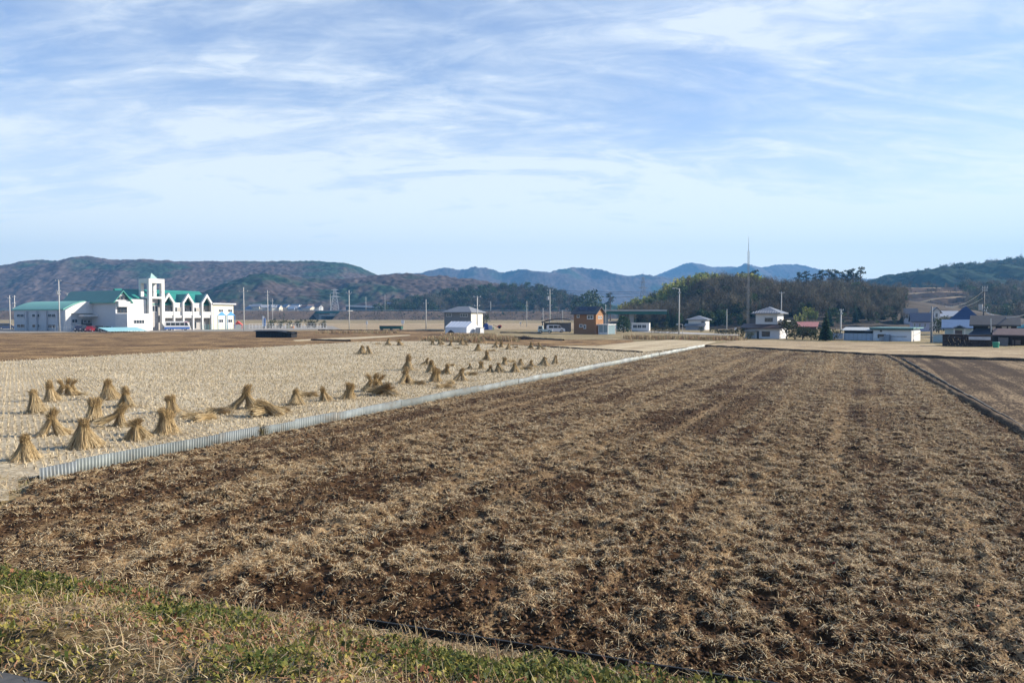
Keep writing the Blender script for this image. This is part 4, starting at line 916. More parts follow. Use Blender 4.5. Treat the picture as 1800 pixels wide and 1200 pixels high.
MB().box(.004, .1, 0, Dy, 0, z1-.4).build('end_wall', WHITE(), o)
MB().box(Lx-.5, .5, -.5, Dy+.4, z1+.003, z1+.16).build('roof', M('teal_roof', (.20,.38,.36), .45, .1, 1), o); MB().box(Lx-.45, .45, -.45, -.3, z1-.25, z1).build('gutter', M('dark_teal', (.05,.10,.10), .5), o)
window(o, f.x(1543), f.x(1557.5), f.z(595), f.z(588), .02, 'y', -1, .09, DARKF, mull=1)
MB().box(f.x(1547), f.x(1550.5), -.06, .015, f.z(583.8), f.z(580.8)).build('vent', DARKF, o)
mb = MB(); x = f.x(1567)
for k in range(11):
    w = .12 + .1*random.random(); mb.box(x, x+w, -.03, .015, f.z(592.4)+.02*random.random(), f.z(591.2)); x += w+.06
mb.build('lettering', M('sign_ink', (.10,.10,.12), .6), o)
MB().box(f.x(1548), f.x(1556), -.7, -.1, 0, .75).build('outdoor_unit', M('unit_grey', (.40,.42,.45), .6), o); MB().box(f.x(1557.5), f.x(1566), -1.1, -.1, 0, 1.1).build('tank', M('tank_slate', (.28,.33,.40), .6), o)
f = Fr(1534, 127, -34); o = f.root('long_shed', 'long low pale blue shed wall with dark open eaves beside workshop', 'shed')
Lx = f.x(1482.5); z1, z2 = f.z(586), f.z(577.8)
MB().box(Lx, -.02, .3, 3.5, 0, z1).build('wall', M('blue_grey_sheet', (.46,.55,.66), .6, .15, 1.2), o)
MB().box(Lx, -.02, .9, 3.4, z1+.003, z2-.2).build('open_eaves', M('eaves_dark', (.03,.03,.035), .9), o)
MB().add([(Lx-.3,-.3,z2-.35),(0,-.3,z2-.35),(0,4,z2+.1),(Lx-.3,4,z2+.1),(Lx-.3,-.3,z2-.25),(0,-.3,z2-.25),(0,4,z2+.2),(Lx-.3,4,z2+.2)], [(3,2,1,0),(4,5,6,7),(0,1,5,4),(1,2,6,5),(2,3,7,6),(3,0,4,7)]).build('roof', M('pale_roof_sheet', (.50,.52,.52), .5), o)
mb = MB()
for x in np.linspace(Lx+.2, -.3, 7): mb.box(x-.05, x+.05, .22, .295, 0, z1)
mb.build('wall_posts', M('blue_grey_post', (.40,.48,.58), .6), o)
f = Fr(1482, 133, -30); o = f.root('blue_panel_fence', 'short pale blue panel fence under the conifer', 'fence')
MB().box(f.x(1453), 0, 0, .12, .1, f.z(585)).build('panel', M('blue_grey_sheet', (.46,.55,.66), .6), o)
for x in np.linspace(f.x(1453), 0, 4): MB().box(x-.05, x+.05, .13, .25, 0, f.z(585)).build('post', STEELG, o)
# settlement on the right
def small_house(px0, px1, pyr, pye, pyb, Y, rot, wall, roofm, label, axis='x', depth=7, hip=False, wins=2, name='house'):
    f = Fr(px1, Y, rot); o = f.root(name, label, 'house'); Lx = f.x(px0); ze, zr_ = f.z(pye), f.z(pyr); zb = min(0, f.z(pyb))
    if hip: MB().box(Lx, 0, 0, depth, zb, ze).build('wall', wall, o); hip_roof(MB(), Lx, 0, 0, depth, ze, zr_, .6, .18).build('roof', roofm, o)
    else:
        gable_wall(MB(), Lx, 0, 0, depth, zb, ze, zr_, axis).build('wall', wall, o); gable_roof(MB(), Lx, 0, 0, depth, ze, zr_, axis, .6, .18).build('roof', roofm, o)
    for k in range(wins):
        a = Lx*(1-(k+.3)/wins); b = Lx*(1-(k+.7)/wins); hz = ze-.5
        window(o, min(a,b), max(a,b), hz-1.2, hz, 0, 'y', -1, .09)
    return o, f, Lx, ze, zr_
NAVY = M('navy_roof', (.045,.075,.16), .4, .2, 1.2, spec=.4); LIL = M('lilac_wall', (.42,.42,.55), .8)
small_house(1589, 1612, 543, 551.5, 572, 250, -25, M('pale_grey_wall', (.55,.56,.60), .8), KAWD, 'small house with dark roof and white gable at the foot of terraces', 'x', 8)
small_house(1603, 1640, 551, 564.5, 580, 205, -25, LIL, M('dark_blue_kawara', (.04,.05,.09), .4, .3, 2), 'house with dark blue roof and lilac wall behind the white workshop', 'x', 9, False, 4)
small_house(1640, 1652, 541, 547, 575, 215, -25, WHITE(), KAWD, 'narrow tall white gable house between two dark roofs', 'y', 8, False, 1)
small_house(1653, 1684, 547.5, 556, 580, 225, -25, M('pale_grey_wall', (.55,.56,.60), .8), M('pale_slate', (.40,.43,.47), .5), 'pale roofed house behind the big navy roof', 'x', 8)
o, f, Lx, ze, zr_ = small_house(1672, 1722, 537, 564, 582, 165, -31, LIL, NAVY, 'large house with steep navy hip roof behind the blue porch house', 'x', 12, True, 1)
f = Fr(1716, 143, -30); o = f.root('blue_porch_house', 'house with bright blue roof and small entrance gable', 'house')
Lx = f.x(1655); z1, z2 = f.z(577), f.z(563.5)
MB().box(Lx+.6, -.3, 1.0, 6, 0, z1).build('wall', M('pale_teal_wall', (.46,.55,.55), .8, .15, 1), o)
MB().add([(Lx,.2,z1-.1),(0,.2,z1-.1),(0,5,z2),(Lx,5,z2),(Lx,.2,z1+.1),(0,.2,z1+.1),(0,5,z2+.2),(Lx,5,z2+.2)], [(3,2,1,0),(4,5,6,7),(0,1,5,4),(1,2,6,5),(2,3,7,6),(3,0,4,7)]).build('roof', M('bright_blue_roof', (.115,.18,.30), .4, .2, 1, spec=.5), o)
xa, xb = f.x(1674), f.x(1699); gable_roof(MB(), xa, xb, -1.2, 2.2, f.z(577.5), f.z(572.6), 'y', .1, .18, .1).build('porch_roof', M('blue_porch_roof', (.24,.32,.46), .4), o)
for x in (xa+.3, xb-.3): MB().box(x-.1, x+.1, -1.0, -.8, 0, f.z(577.8)).build('porch_post', WHITE(), o)
MB().box((xa+xb)/2-.7, (xa+xb)/2+.5, .93, .997, 0, f.z(581)).build('door', M('brown_door', (.14,.10,.09), .6), o)
f = Fr(1786, 112, -33); o = f.root('timber_house', 'old timber house with dark tiled gable roof and white plaster panels', 'house')
Lx = f.x(1712); z1, z2 = f.z(571), f.z(557.5)
BRK = M('dark_timber', (.045,.032,.028), .85, .35, 3)
gable_wall(MB(), Lx, 0, 0, 7, 0, z1, z2-.15, 'x').build('wall', BRK, o)
gable_roof(MB(), Lx, 0, 0, 7, z1, z2, 'x', .7, .22, .6).build('roof', M('old_kawara', (.085,.082,.08), .6, .45, 4), o)
for a, b in ((1737, 1750), (1761, 1777)): MB().box(f.x(a), f.x(b), -.05, -.003, f.z(580), f.z(573)).build('plaster_panel', M('plaster', (.62,.61,.58), .8, .1, 1), o)
mb = MB()
for k in range(6): x = Lx*(k/5.0); mb.box(x-.09 if k else x, x+.09 if k < 5 else x, -.10, -.055, 0, z1-.1)
mb.build('beams', M('black_beam', (.025,.02,.018), .85), o)
MB().add([(f.x(1700),-2.2,f.z(590)),(f.x(1742),-2.2,f.z(586.5)),(f.x(1742),-.11,f.z(577)),(f.x(1716),-.11,f.z(577)),(f.x(1700),-2.2,f.z(591)),(f.x(1742),-2.2,f.z(587.5)),(f.x(1742),-.11,f.z(578)),(f.x(1716),-.11,f.z(578))], [(0,1,2,3),(7,6,5,4),(0,4,5,1),(1,5,6,2),(2,6,7,3),(3,7,4,0)]).build('lean_to_roof', KAWD, o)
f = Fr(1745, 101, -31); o = f.root('stacked_wall_shed', 'low dark shed wall of stacked timber at the field edge', 'shed')
Lx = f.x(1657); z1 = f.z(589.5); mb = MB()
rows = 7; 
for r_ in range(rows):
    x = Lx
    while x < -.05:
        w = .5+.5*random.random(); e = .12*random.random(); mb.box(x, min(0, x+w-.03), e, 1.6, z1*r_/rows+.01, z1*(r_+1)/rows-.015); x += w
mb.build('timber_wall', M('stacked_timber', (.075,.05,.04), .9, .6, 1.3), o)
MB().box(f.x(1703), f.x(1742), -.15, -.03, f.z(597.5), f.z(592)).build('pale_beam', M('pale_board', (.52,.53,.57), .7), o)
MB().box(f.x(1657)-.15, f.x(1701), -.1, 1.9, z1+.003, z1+.1).build('cover', BRK, o)
p = G(1750.5, 611.5); o = thing('green_bin', 'bright green plastic bin beside the stacked timber shed', 'bin', p); z = zat(601, p.y)
MB().tube([(0,0,0),(0,0,z*.92)], [.34,.42], 14).build('drum', M('green_plastic', (.05,.30,.19), .5), o); MB().tube([(0,0,z*.92+.003),(0,0,z)], [.45,.40], 14).build('lid', M('green_plastic', (.05,.30,.19), .5), o)
f = Fr(1806, 103, -34); o = f.root('brown_shed', 'brown open front shed with rusty roof at the right edge', 'shed')
Lx = f.x(1752); z1, z2 = f.z(590), f.z(580)
MB().box(Lx, 0, 2.5, 4.5, 0, z1).build('wall', BRK, o); MB().box(Lx+.2, Lx+1.4, .4, 2.4, 0, z1-.3).build('side_room', M('grey_boards', (.24,.22,.22), .85, .3, 3), o)
MB().box(f.x(1780), f.x(1795), 2.40, 2.497, .2, z1-.7).build('window', M('grey_boards', (.24,.22,.22), .85), o)
MB().add([(Lx-.5,-.2,z1-.05),(.5,-.2,z1-.05),(.5,5,z2),(Lx-.5,5,z2),(Lx-.5,-.2,z1+.1),(.5,-.2,z1+.1),(.5,5,z2+.15),(Lx-.5,5,z2+.15)], [(3,2,1,0),(4,5,6,7),(0,1,5,4),(1,2,6,5),(2,3,7,6),(3,0,4,7)]).build('roof', M('rusty_roof', (.13,.085,.08), .7, .4, 2), o)
for x in (Lx+1.8, Lx*.4, -.1): MB().box(x-.08, x+.08, .1, .26, 0, z1-.06).build('post', BRK, o)
f = Fr(1658, 118, -30); o = f.root('garden_wall', 'low pale teal garden wall left of the stacked timber shed', 'wall')
MB().box(f.x(1640), 0, 0, .2, .1, f.z(590)).build('panel', M('pale_teal_wall', (.46,.55,.55), .8), o); MB().box(f.x(1640)-.1, .1, -.05, .25, f.z(590)+.003, f.z(589)).build('coping', WHITE(), o)
f = Fr(1826, 170, -34); o = f.root('teal_roof_house', 'partly seen teal roofed house at the right edge', 'house')
Lx = f.x(1793); MB().box(Lx, 0, 0, 6, 0, f.z(577)).build('wall', M('pale_teal_wall', (.46,.55,.55), .8), o); hip_roof(MB(), Lx, 0, 0, 6, f.z(577), f.z(566), .6).build('roof', M('teal_tile', (.06,.22,.27), .45), o)
# distant village beyond the embankment, a few pixels each
HW = [M('village_white', (.72,.72,.70), .7), M('village_grey', (.42,.44,.48), .7), M('village_cream', (.66,.60,.48), .7)]
HR = [M('village_roof_grey', (.24,.26,.30), .5), M('village_roof_blue', (.16,.22,.32), .5), M('village_roof_brown', (.18,.12,.10), .6)]
random.seed(3)
for k in range(30):
    px = 442 + k*4.7 + random.uniform(-1.5, 1.5) if k < 26 else (690, 700, 722, 735)[k-26]
    Y = random.uniform(696, 722); w = random.uniform(5, 10); dpt = random.uniform(5, 8); base = zat(random.uniform(543.5, 546) if k < 26 else 541, Y); hh = random.uniform(1.2, 3.0)
    w_, r_ = random.choice(HW), random.choice(HR)
    o = thing('village_house', 'tiny pale house in the far village above the road embankment', 'house', (kx(px)*Y, Y, base-2), R(random.uniform(-35, 35)), 'houses of the far village')
    gable_wall(MB(), -w/2, w/2, -dpt/2, dpt/2, 0, hh+2, hh+4.2, 'x').build('wall', w_, o); gable_roof(MB(), -w/2, w/2, -dpt/2, dpt/2, hh+2, hh+4.2, 'x', .6, .3).build('roof', r_, o)
# ================================================================== TREES AND SHRUBS
TR = np.random.default_rng(77)
BARK = M('bark', (.12,.09,.07), .9, .4, 4)
def ribs_q(P, Q_, w):                                    # thin strips from P to Q
    d = Q_ - P; r = TR.normal(size=P.shape); s = np.cross(d, r); s /= np.linalg.norm(s, axis=1, keepdims=True) + 1e-9
    s = s*np.asarray(w).reshape(-1, 1)*.5
    return np.stack([P-s, P+s, Q_+s*.5, Q_-s*.5], 1).reshape(-1, 3)
def leafq(c, rad, n, size, flat=.0):                     # n leaf-sized faces in a clump
    v = TR.normal(size=(n, 3)); v /= np.linalg.norm(v, axis=1, keepdims=True); v *= (TR.random((n, 1))**.45)
    p = c + v*np.array(rad); u = TR.normal(size=(n, 3)); u /= np.linalg.norm(u, axis=1, keepdims=True)
    w = np.cross(u, TR.normal(size=(n, 3))); w /= np.linalg.norm(w, axis=1, keepdims=True) + 1e-9
    s = size*(.6 + .8*TR.random((n, 1)))
    return np.stack([p-u*s, p-w*s*.6, p+u*s, p+w*s*.6], 1).reshape(-1, 3)
def cvar(base, n, var=.3):
    return np.repeat(np.array(base)*(1 + (TR.random((n, 1))-.5)*2*var), 4, 0)
def crown(kind, h):
    Vs, Cs = [], []
    def put(v, c): Vs.append(v); Cs.append(c)
    if kind == 'bare':
        nl = 9; za = TR.uniform(.18, .6, nl)*h; az = TR.random(nl)*6.28; ln = TR.uniform(.30, .48, nl)*h
        A = np.stack([0*za, 0*za, za], 1); B = A + np.stack([np.cos(az)*ln*.62, np.sin(az)*ln*.62, ln*.8], 1)
        A = np.concatenate([A, [[0,0,.5*h]]]); B = np.concatenate([B, [[.02*h,0,h*.98]]])
        put(ribs_q(A, B, .016*h), cvar((.075,.070,.052), len(A), .2))
        k = 7; t = TR.uniform(.3, 1, (len(A), k, 1)); P = (A[:, None] + (B-A)[:, None]*t).reshape(-1, 3)
        D = TR.normal(size=P.shape)*np.array([.11,.11,.07])*h + np.array([0,0,.07*h]); Q2 = P + D
        put(ribs_q(P, Q2, .009*h), cvar((.090,.080,.056), len(P), .25))
        k = 6; t = TR.uniform(.2, 1, (len(P), k, 1)); P3 = (P[:, None] + D[:, None]*t).reshape(-1, 3)
        D3 = TR.normal(size=P3.shape)*np.array([.05,.05,.045])*h + np.array([0,0,.03*h])
        put(ribs_q(P3, P3+D3, .0075*h), cvar((.100,.087,.061), len(P3), .35))
    elif kind == 'ever':
        for _ in range(15):
            a = TR.random()*6.28; r = .30*h*TR.random()**.5; z = TR.uniform(.28, .86)*h; r *= 1.15 - .75*abs(z/h-.5)*1.4
            col = TR.choice(3); col = [(.022,.045,.018),(.035,.065,.024),(.05,.075,.03)][col]
            put(leafq(np.array([math.cos(a)*r, math.sin(a)*r, z]), (.17*h,.17*h,.12*h), 42, .036*h), cvar(col, 42))
    elif kind == 'pine':
        for k in range(11):
            z = h*(.50 + .50*k/10); a = TR.random()*6.28; r = h*(.17*TR.random()+.03)*(1.25-.8*k/10)
            col = [(.025,.045,.025),(.04,.06,.03)][k % 2]
            put(leafq(np.array([math.cos(a)*r, math.sin(a)*r, z]), (.11*h,.11*h,.042*h), 40, .026*h), cvar(col, 40))
            put(ribs_q(np.array([[0,0,z-.06*h]]), np.array([[math.cos(a)*r, math.sin(a)*r, z]]), [.018*h]), cvar((.10,.07,.05), 1))
    elif kind == 'cedar':
        for k in range(17):
            z = h*(.10+.9*k/17); rad = .20*h*(1-(k/17)**1.15) + .012*h
            n = int(22+40*(1-k/17)); a = TR.random(n)*6.28; P = np.stack([0*a, 0*a, z+TR.normal(0, .015*h, n)], 1)
            L = rad*TR.uniform(.6, 1.1, n); Qp = P + np.stack([np.cos(a)*L, np.sin(a)*L, -.25*L + TR.normal(0, .01*h, n)], 1)
            put(ribs_q(P + (Qp-P)*.25, Qp, .055*h*(1.1-k/20)), cvar([(.03,.062,.035),(.045,.085,.05),(.06,.10,.06)][k % 3], n, .35))
    elif kind == 'bamboo':
        n = 16; a = TR.random(n)*6.28; r = .20*h*TR.random(n)**.5; P = np.stack([np.cos(a)*r, np.sin(a)*r, 0*a], 1)
        T = P + np.stack([np.cos(a)*.14*h, np.sin(a)*.14*h, h*TR.uniform(.7, 1, n)], 1)
        put(ribs_q(P, T, .012*h), cvar((.14,.16,.06), n))
        for p, t in zip(P, T):
            for s in (.55, .75, .95): put(leafq(p + (t-p)*s, (.07*h,.07*h,.09*h), 12, .036*h), cvar([(.22,.25,.06),(.13,.17,.04),(.30,.30,.09)][TR.choice(3)], 12))
    elif kind == 'shrub':
        for _ in range(9):
            a = TR.random()*6.28; r = .42*h*TR.random()**.5; z = TR.uniform(.2, .8)*h
            put(leafq(np.array([math.cos(a)*r, math.sin(a)*r, z]), (.26*h,.26*h,.22*h), 60, .045*h), cvar([(.03,.045,.018),(.05,.065,.025),(.045,.04,.022)][TR.choice(3)], 60))
    elif kind == 'round':
        for k in range(26):
            z = h*(.08+.9*k/26); rad = .46*h*math.sqrt(max(.02, 1-(abs(k/26-.32)/.7)**2)); n = 34
            a = TR.random(n)*6.28; q = leafq(np.zeros(3), (.07*h,.07*h,.05*h), n, .045*h).reshape(n, 4, 3)
            off = np.stack([np.cos(a)*rad*TR.uniform(.55, 1, n), np.sin(a)*rad*TR.uniform(.55, 1, n), np.full(n, z)], 1)
            put((q + off[:, None]).reshape(-1, 3), cvar([(.02,.05,.025),(.035,.075,.035),(.05,.085,.04)][k % 3], n, .35))
    V = np.concatenate(Vs); return V, np.concatenate(Cs)
def tree(name, kind, label, cat, loc, h, group=None, rz=0, proto={}):
    key = (kind, TR.integers(3))
    if key not in proto:
        V, C = crown(kind, 1.0)
        o = npmesh('crown' if kind not in ('shrub', 'round') else 'foliage', V, np.arange(len(V)).reshape(-1, 4), mat=M_LEAF, col=C); me = o.data; bpy.data.objects.remove(o)
        th = {'bare': .55, 'pine': .95, 'ever': .5, 'cedar': .95, 'bamboo': .25, 'shrub': .3, 'round': .3}[kind]
        mb = MB(); r = {'shrub': .03, 'round': .05}.get(kind, .022)
        mb.tube([(0,0,-.04),(.01,.004,th*.35),(-.006,.008,th*.7),(0,0,th)], [r*1.3, r, r*.75, r*.35], 7)
        for k in range(4):
            a = k*1.7; z = th*(.5+.11*k); mb.tube([(0,0,z),(math.cos(a)*.12,math.sin(a)*.12,z+.09)], [r*.5, r*.2], 5)
        t = mb.build('trunk', BARK); tm = t.data; bpy.data.objects.remove(t); proto[key] = (me, tm)
    me, tm = proto[key]
    o = thing(name, label, cat, loc, rz or TR.random()*6.28, group); o.scale = (h, h, h)
    for n_, m_ in (('crown' if kind not in ('shrub', 'round') else 'foliage', me), ('trunk' if kind not in ('shrub', 'round') else 'stem', tm)):
        c = bpy.data.objects.new(n_, m_); COL.objects.link(c); c.parent = o
    return o
def tr_px(name, kind, label, cat, px, top, Y, base=None, group=None):   # from its column, top row and depth
    z0 = float(gz(0, Y)) if base is None else base
    return tree(name, kind, label, cat, (kx(px)*Y, Y, z0), zat(top, Y)-z0, group)
def wood(name, label, spots):                            # many trees that read as one mass
    pr = {}
    Vs, Cs = [], []
    for (x, y, z, h, kind) in spots:
        key = (kind, TR.integers(4))
        if key not in pr: pr[key] = crown(kind, 1.0)
        V, C = pr[key]; a = TR.random()*6.28; c, s = math.cos(a), math.sin(a); sw = h*TR.uniform(.85, 1.15)
        Vs.append(np.stack([(V[:,0]*c-V[:,1]*s)*sw + x, (V[:,0]*s+V[:,1]*c)*sw + y, V[:,2]*h + z], 1)); Cs.append(C*TR.choice((.55,.8,1.0,1.25,1.6))*TR.uniform(.85, 1.15)*np.array([TR.uniform(.92,1.12),1,TR.uniform(.85,1.1)]))
    V = np.concatenate(Vs); o = npmesh(name, V, np.arange(len(V)).reshape(-1, 4), mat=M_LEAF, col=np.concatenate(Cs)); tag(o, label, 'woodland', kind='stuff')
spots = []
for _ in range(2100):
    px = TR.uniform(1095, 1590); y = KD - KF*TR.random() + 30*TR.random(); x = (px-900)/F*y; t = (y-KD+KF)/KF
    z = float(knoll_z(np.array(x), np.array(y)))
    if z < .3 and px < 1200: continue
    rel = t
    if px < 1335 and rel > .72 and fbm(px/30., y/15., 2, 5) > .42: kind, h = 'bamboo', TR.uniform(7, 10)
    elif 1330 < px < 1375 and rel > .75: kind, h = 'bamboo', TR.uniform(5, 7)
    elif 1395 < px < 1440 and rel < .12: kind, h = 'bamboo', TR.uniform(4, 5)
    else:
        u = TR.random(); u += .9*(fbm(px/16., y/14., 2, 8)-.5); kind = 'bare' if u < .66 else 'ever' if u < .86 else 'cedar'; h = TR.uniform(5.5, 9.5)
        if px > 1520: h *= .8
        if kind != 'bare': h *= .8
    spots.append((x, y, z-.2, h, kind))
wood('knoll_woodland', 'bare grey winter woodland with bamboo and evergreens covering the knoll behind the houses', spots)
spots = []
for _ in range(1100):
    A, B, d, n_, za, zb_ = (e1, e2)[int(TR.random() < .62)]; t = TR.random(); o_ = TR.uniform(1, 23); q = A.lerp(B, t) + n_*o_
    spots.append((q.x, q.y, (za+(zb_-za)*t)*(1-o_/22.5)-.3, TR.uniform(.8, 2.6), 'bare' if TR.random() < .93 else 'ever'))
wood('embankment_scrub', 'dry brown scrub growing over the long road embankment', spots)
spots = []
for _ in range(420):
    px = TR.uniform(1690, 1900); y = TR.uniform(300, 540); x = (px-900)/F*y; z = float(terr_z(np.array(x), np.array(y)))
    if px + (y-300)*.10 < 1712: continue
    spots.append((x, y, z-.2, TR.uniform(6, 11), 'bare' if TR.random() < .72 else 'ever'))
for _ in range(600):
    px = TR.uniform(1510, 1760); y = TR.uniform(335, 555); x = (px-900)/F*y; spots.append((x, y, float(terr_z(np.array(x), np.array(y)))-.2, TR.uniform(1, 2.6), 'bare'))
FH = [(1500,530),(1540,494),(1575,484),(1590,479),(1625,477),(1650,470),(1685,467),(1715,465),(1740,459),(1765,456),(1790,459),(1830,466),(1960,470)]
fx_ = [(p[0]-900)/F*900 for p in FH]; fz_ = [zat(p[1], 900) for p in FH]
for _ in range(900):
    x = TR.uniform(fx_[0], fx_[-1]); T = TR.random()**.7; z = -4 + (np.interp(x, fx_, fz_)+4)*math.sin(T*math.pi/2)**1.15; spots.append((x, 900-330*(1-T), z-7.5, TR.uniform(9, 13), ('ever','cedar','ever','bare')[TR.integers(4)]))
for _ in range(130):
    px = TR.uniform(1500, 1800); y = TR.uniform(545, 600); x = (px-900)/F*y; spots.append((x, y, float(terr_z(np.array(x), np.array(y)))-.3, TR.uniform(3, 6), 'bare'))
wood('slope_woodland', 'dark bare woodland on the slope behind the timber house', spots)
LP = [(690,548),(740,538),(790,527),(840,520),(890,517),(930,517),(965,523),(1000,534),(1040,548)]
LD = 760.; lx = np.array([(p[0]-900)/F*LD for p in LP]); lz = np.array([zat(p[1], LD) for p in LP])
gx = np.linspace(lx[0], lx[-1], 80); gy = np.linspace(LD-120, LD+120, 40); XX, YY = np.meshgrid(gx, gy)
lowz = lambda x, y: 1 + (np.interp(x, lx, lz)-1)*np.cos(np.clip(np.abs(y-LD)/120, 0, 1)*1.5708)
struct(npmesh('low_hill', np.stack([XX, YY, lowz(XX, YY)], -1).reshape(-1, 3), gridq(40, 80), mat=M('leaf_litter', (.085,.062,.042), .95, .5, .3)))
spots = []
for _ in range(520):
    y = TR.uniform(LD-115, LD+15); x = TR.uniform(lx[0], lx[-1]); spots.append((x, y, float(lowz(x, y))-.3, TR.uniform(8, 14), 'bare' if TR.random() < (.55 if x > -40 else .4) else 'ever'))
wood('low_hill_woodland', 'dark mixed woodland on the low hill behind the embankment', spots)
# pines one can tell apart on the skyline
def kn(px, Y): return float(knoll_z(np.array((px-900)/F*Y), np.array(Y)))
for px, top, lab in ((1304, 479, 'tall spreading pine just left of the tall radio mast'), (1326, 476, 'tall spreading pine just right of the tall radio mast'), (1343, 492, 'small pine on the knoll right of the radio mast pines'),
                     (1403, 480, 'broad dark pine starting the skyline row above the white house'), (1416, 478, 'dense dark pine second in the skyline row on the knoll'), (1432, 482, 'shorter pine in the middle of the skyline row'),
                     (1444, 476, 'pointed pine in the middle of the skyline row above the conifer'), (1456, 475, 'thin pine in the skyline row above the conifer'), (1466, 475, 'thin pine beside the gap in the skyline row'),
                     (1479, 479, 'short thin pine right of the skyline gap'), (1489, 476, 'slim pine near the right end of the skyline row'), (1498, 474, 'slim pine second from the right in the skyline row'), (1511, 471, 'lone tallest pine at the right end of the skyline row')):
    Y = 366.; tree('pine_tree', 'pine', lab, 'tree', ((px-900)/F*Y, Y, kn(px, Y)-.3), (zat(top, Y)-kn(px, Y)+.3), 'pines along the knoll skyline')
tr_px('evergreen_tree', 'ever', 'broad dark evergreen tree behind the orange house, lower left of the pair', 'tree', 1024, 510, 470)
tr_px('evergreen_tree', 'ever', 'tallest dark evergreen tree rising behind the orange house roof', 'tree', 1043, 502, 480)
tr_px('pine_tree', 'pine', 'small pine behind the green girder bridge', 'tree', 1073, 516, 520)
tr_px('bare_tree', 'bare', 'bare brown tree behind the transformer pole left of the orange house', 'tree', 982, 513, 600, 8)
tr_px('evergreen_tree', 'ever', 'dark evergreen tree on the embankment behind the middle pole', 'tree', 760, 526, 640, 6)
tr_px('round_bush', 'round', 'big rounded dark green bush between silver car and white cabin', 'bush', 1096, 555.5, 195)
tr_px('conifer', 'cedar', 'dark pointed conifer standing between red roof shed and long shed', 'tree', 1452, 542, 126)
for px, top, lab in ((477, 559.5, 'dark clipped shrub just right of the banner post'), (493, 560.5, 'dark green shrub second from the banner post'), (508, 561, 'small brown shrub behind the toy box'), (524, 560, 'dark shrub in the middle of the yard row'),
                     (541, 559.5, 'wide dark shrub near the right end of the yard row'), (553, 560, 'dark shrub next to last in the yard row'), (566, 562.5, 'low dark shrub ending the yard row at right')):
    tr_px('yard_shrub', 'shrub', lab, 'shrub', px, top, 262, group='shrubs along the playground')
for px, top, Y, lab in ((1305, 574, 140, 'dark bush against the left corner of the white house'), (1318, 583, 132, 'small dark bush at the left foot of the white house'), (1383, 558, 136, 'tall dark shrub at the right corner of the white house'),
                     (1397, 567, 134, 'dark shrub in front of the left end of the red roof'), (1411, 571, 132, 'dark shrub in front of the middle of the red roof'), (1426, 574, 131, 'dark shrub in front of the right end of the red roof'), (1440, 572, 130, 'dark shrub at the left foot of the conifer'),
                     (1467, 576, 128, 'dark shrub at the right foot of the conifer'), (1650, 553, 190, 'dark shrub before the narrow white gable house'), (1663, 555, 190, 'dark shrub left of the navy hip roof'),
                     (1152, 566, 230, 'grey green shrub right of the white cabin'), (1190, 570, 225, 'dark shrub left of the tall lamp pole'), (1232, 573.5, 200, 'pale bush in front of the small white house'), (1252, 575, 195, 'dark bush right of the small white house'), (1168, 563, 240, 'tall pale bush behind the hedge'), (996, 566, 205, 'dark shrub at the right end of the carport'), (851, 549, 245, 'dark shrub at the right corner of the grey farm house')):
    tr_px('garden_shrub', 'shrub', lab, 'shrub', px, top, Y, group='garden shrubs by the houses')
def hedge(label, a, b, top, wid):
    p0, p1 = G(*a), G(*b); d = p1 - p0; hh = zat(top, p0.y) - p0.z; o = thing('hedge', label, 'hedge', p0); n = int(d.length*150)
    t = TR.random(n); Vs = leafq(np.zeros(3), (.3, .3, .25), n, .12).reshape(n, 4, 3)
    off = np.stack([d.x*t, d.y*t + wid*TR.random(n), hh*(1-.8*TR.random(n)**1.8)*(.85+.2*vn(t*d.length*.6, t*0, 4))], 1)
    c = o; npmesh('foliage', (Vs+off[:, None]).reshape(-1, 3), np.arange(n*4).reshape(-1, 4), mat=M_LEAF, col=cvar((.05,.052,.024), n, .5), parent=o)
    mb = MB()
    for k in range(int(d.length)): q = d*(k/d.length); mb.tube([(q.x,q.y+wid*.5,0),(q.x,q.y+wid*.5,hh*.8)], .04, 5)
    mb.build('stems', BARK, o)
hedge('long dark clipped hedge between white cabin and tall lamp pole', (1146, 585), (1195, 585.8), 576, 1.6)
hedge('dark hedge running right from the tall lamp pole to the white house', (1258, 587.5), (1300, 588.5), 579.5, 1.4)
# weeds round the vinyl house, brush heap
x, y = [], []
for (a, b, n) in (((783,592),(868,593),900), ((752,599),(842,601),1300), ((845,596),(905,600),700), ((1100,596),(1300,598),900), ((560,586),(700,586),500)):
    p0, p1 = G(*a), G(*b); t = TR.random(n); x.append(p0.x+(p1.x-p0.x)*t+TR.normal(0,.5,n)); y.append(p0.y+(p1.y-p0.y)*t+TR.normal(0,1.6,n))
x = np.concatenate(x); y = np.concatenate(y); k = 5; n = len(x)*k
P = np.stack([np.repeat(x,k)+TR.normal(0,.15,n), np.repeat(y,k)+TR.normal(0,.15,n), np.full(n,.03)], 1)
V, Q = straws(P, TR.random(n)*6.28, TR.normal(1.2,.25,n), TR.uniform(.3,1.0,n), np.full(n,.055), TR.normal(.2,.3,n))
C = np.repeat(tint(n, [(.42,.34,.20),(.30,.22,.11),(.36,.18,.11),(.18,.17,.06)], [3,2,1.6,1]), 6, 0)
o = npmesh('field_weeds', V, Q, mat=M_STRAW, col=C); tag(o, 'tall dry reddish and straw coloured weeds along the far field edges', 'weeds', kind='stuff')
p = G(922, 597); o = thing('brush_heap', 'dark heap of cut brush at the far edge of the straw field', 'heap', p)
n = 420; a = TR.random(n)*6.28; r = TR.random(n)**.6; P = np.stack([np.cos(a)*r*1.5, np.sin(a)*r*.8, .05+.75*(1-r)*TR.random(n)], 1); D = TR.normal(size=(n,3))*np.array([.5,.4,.22])
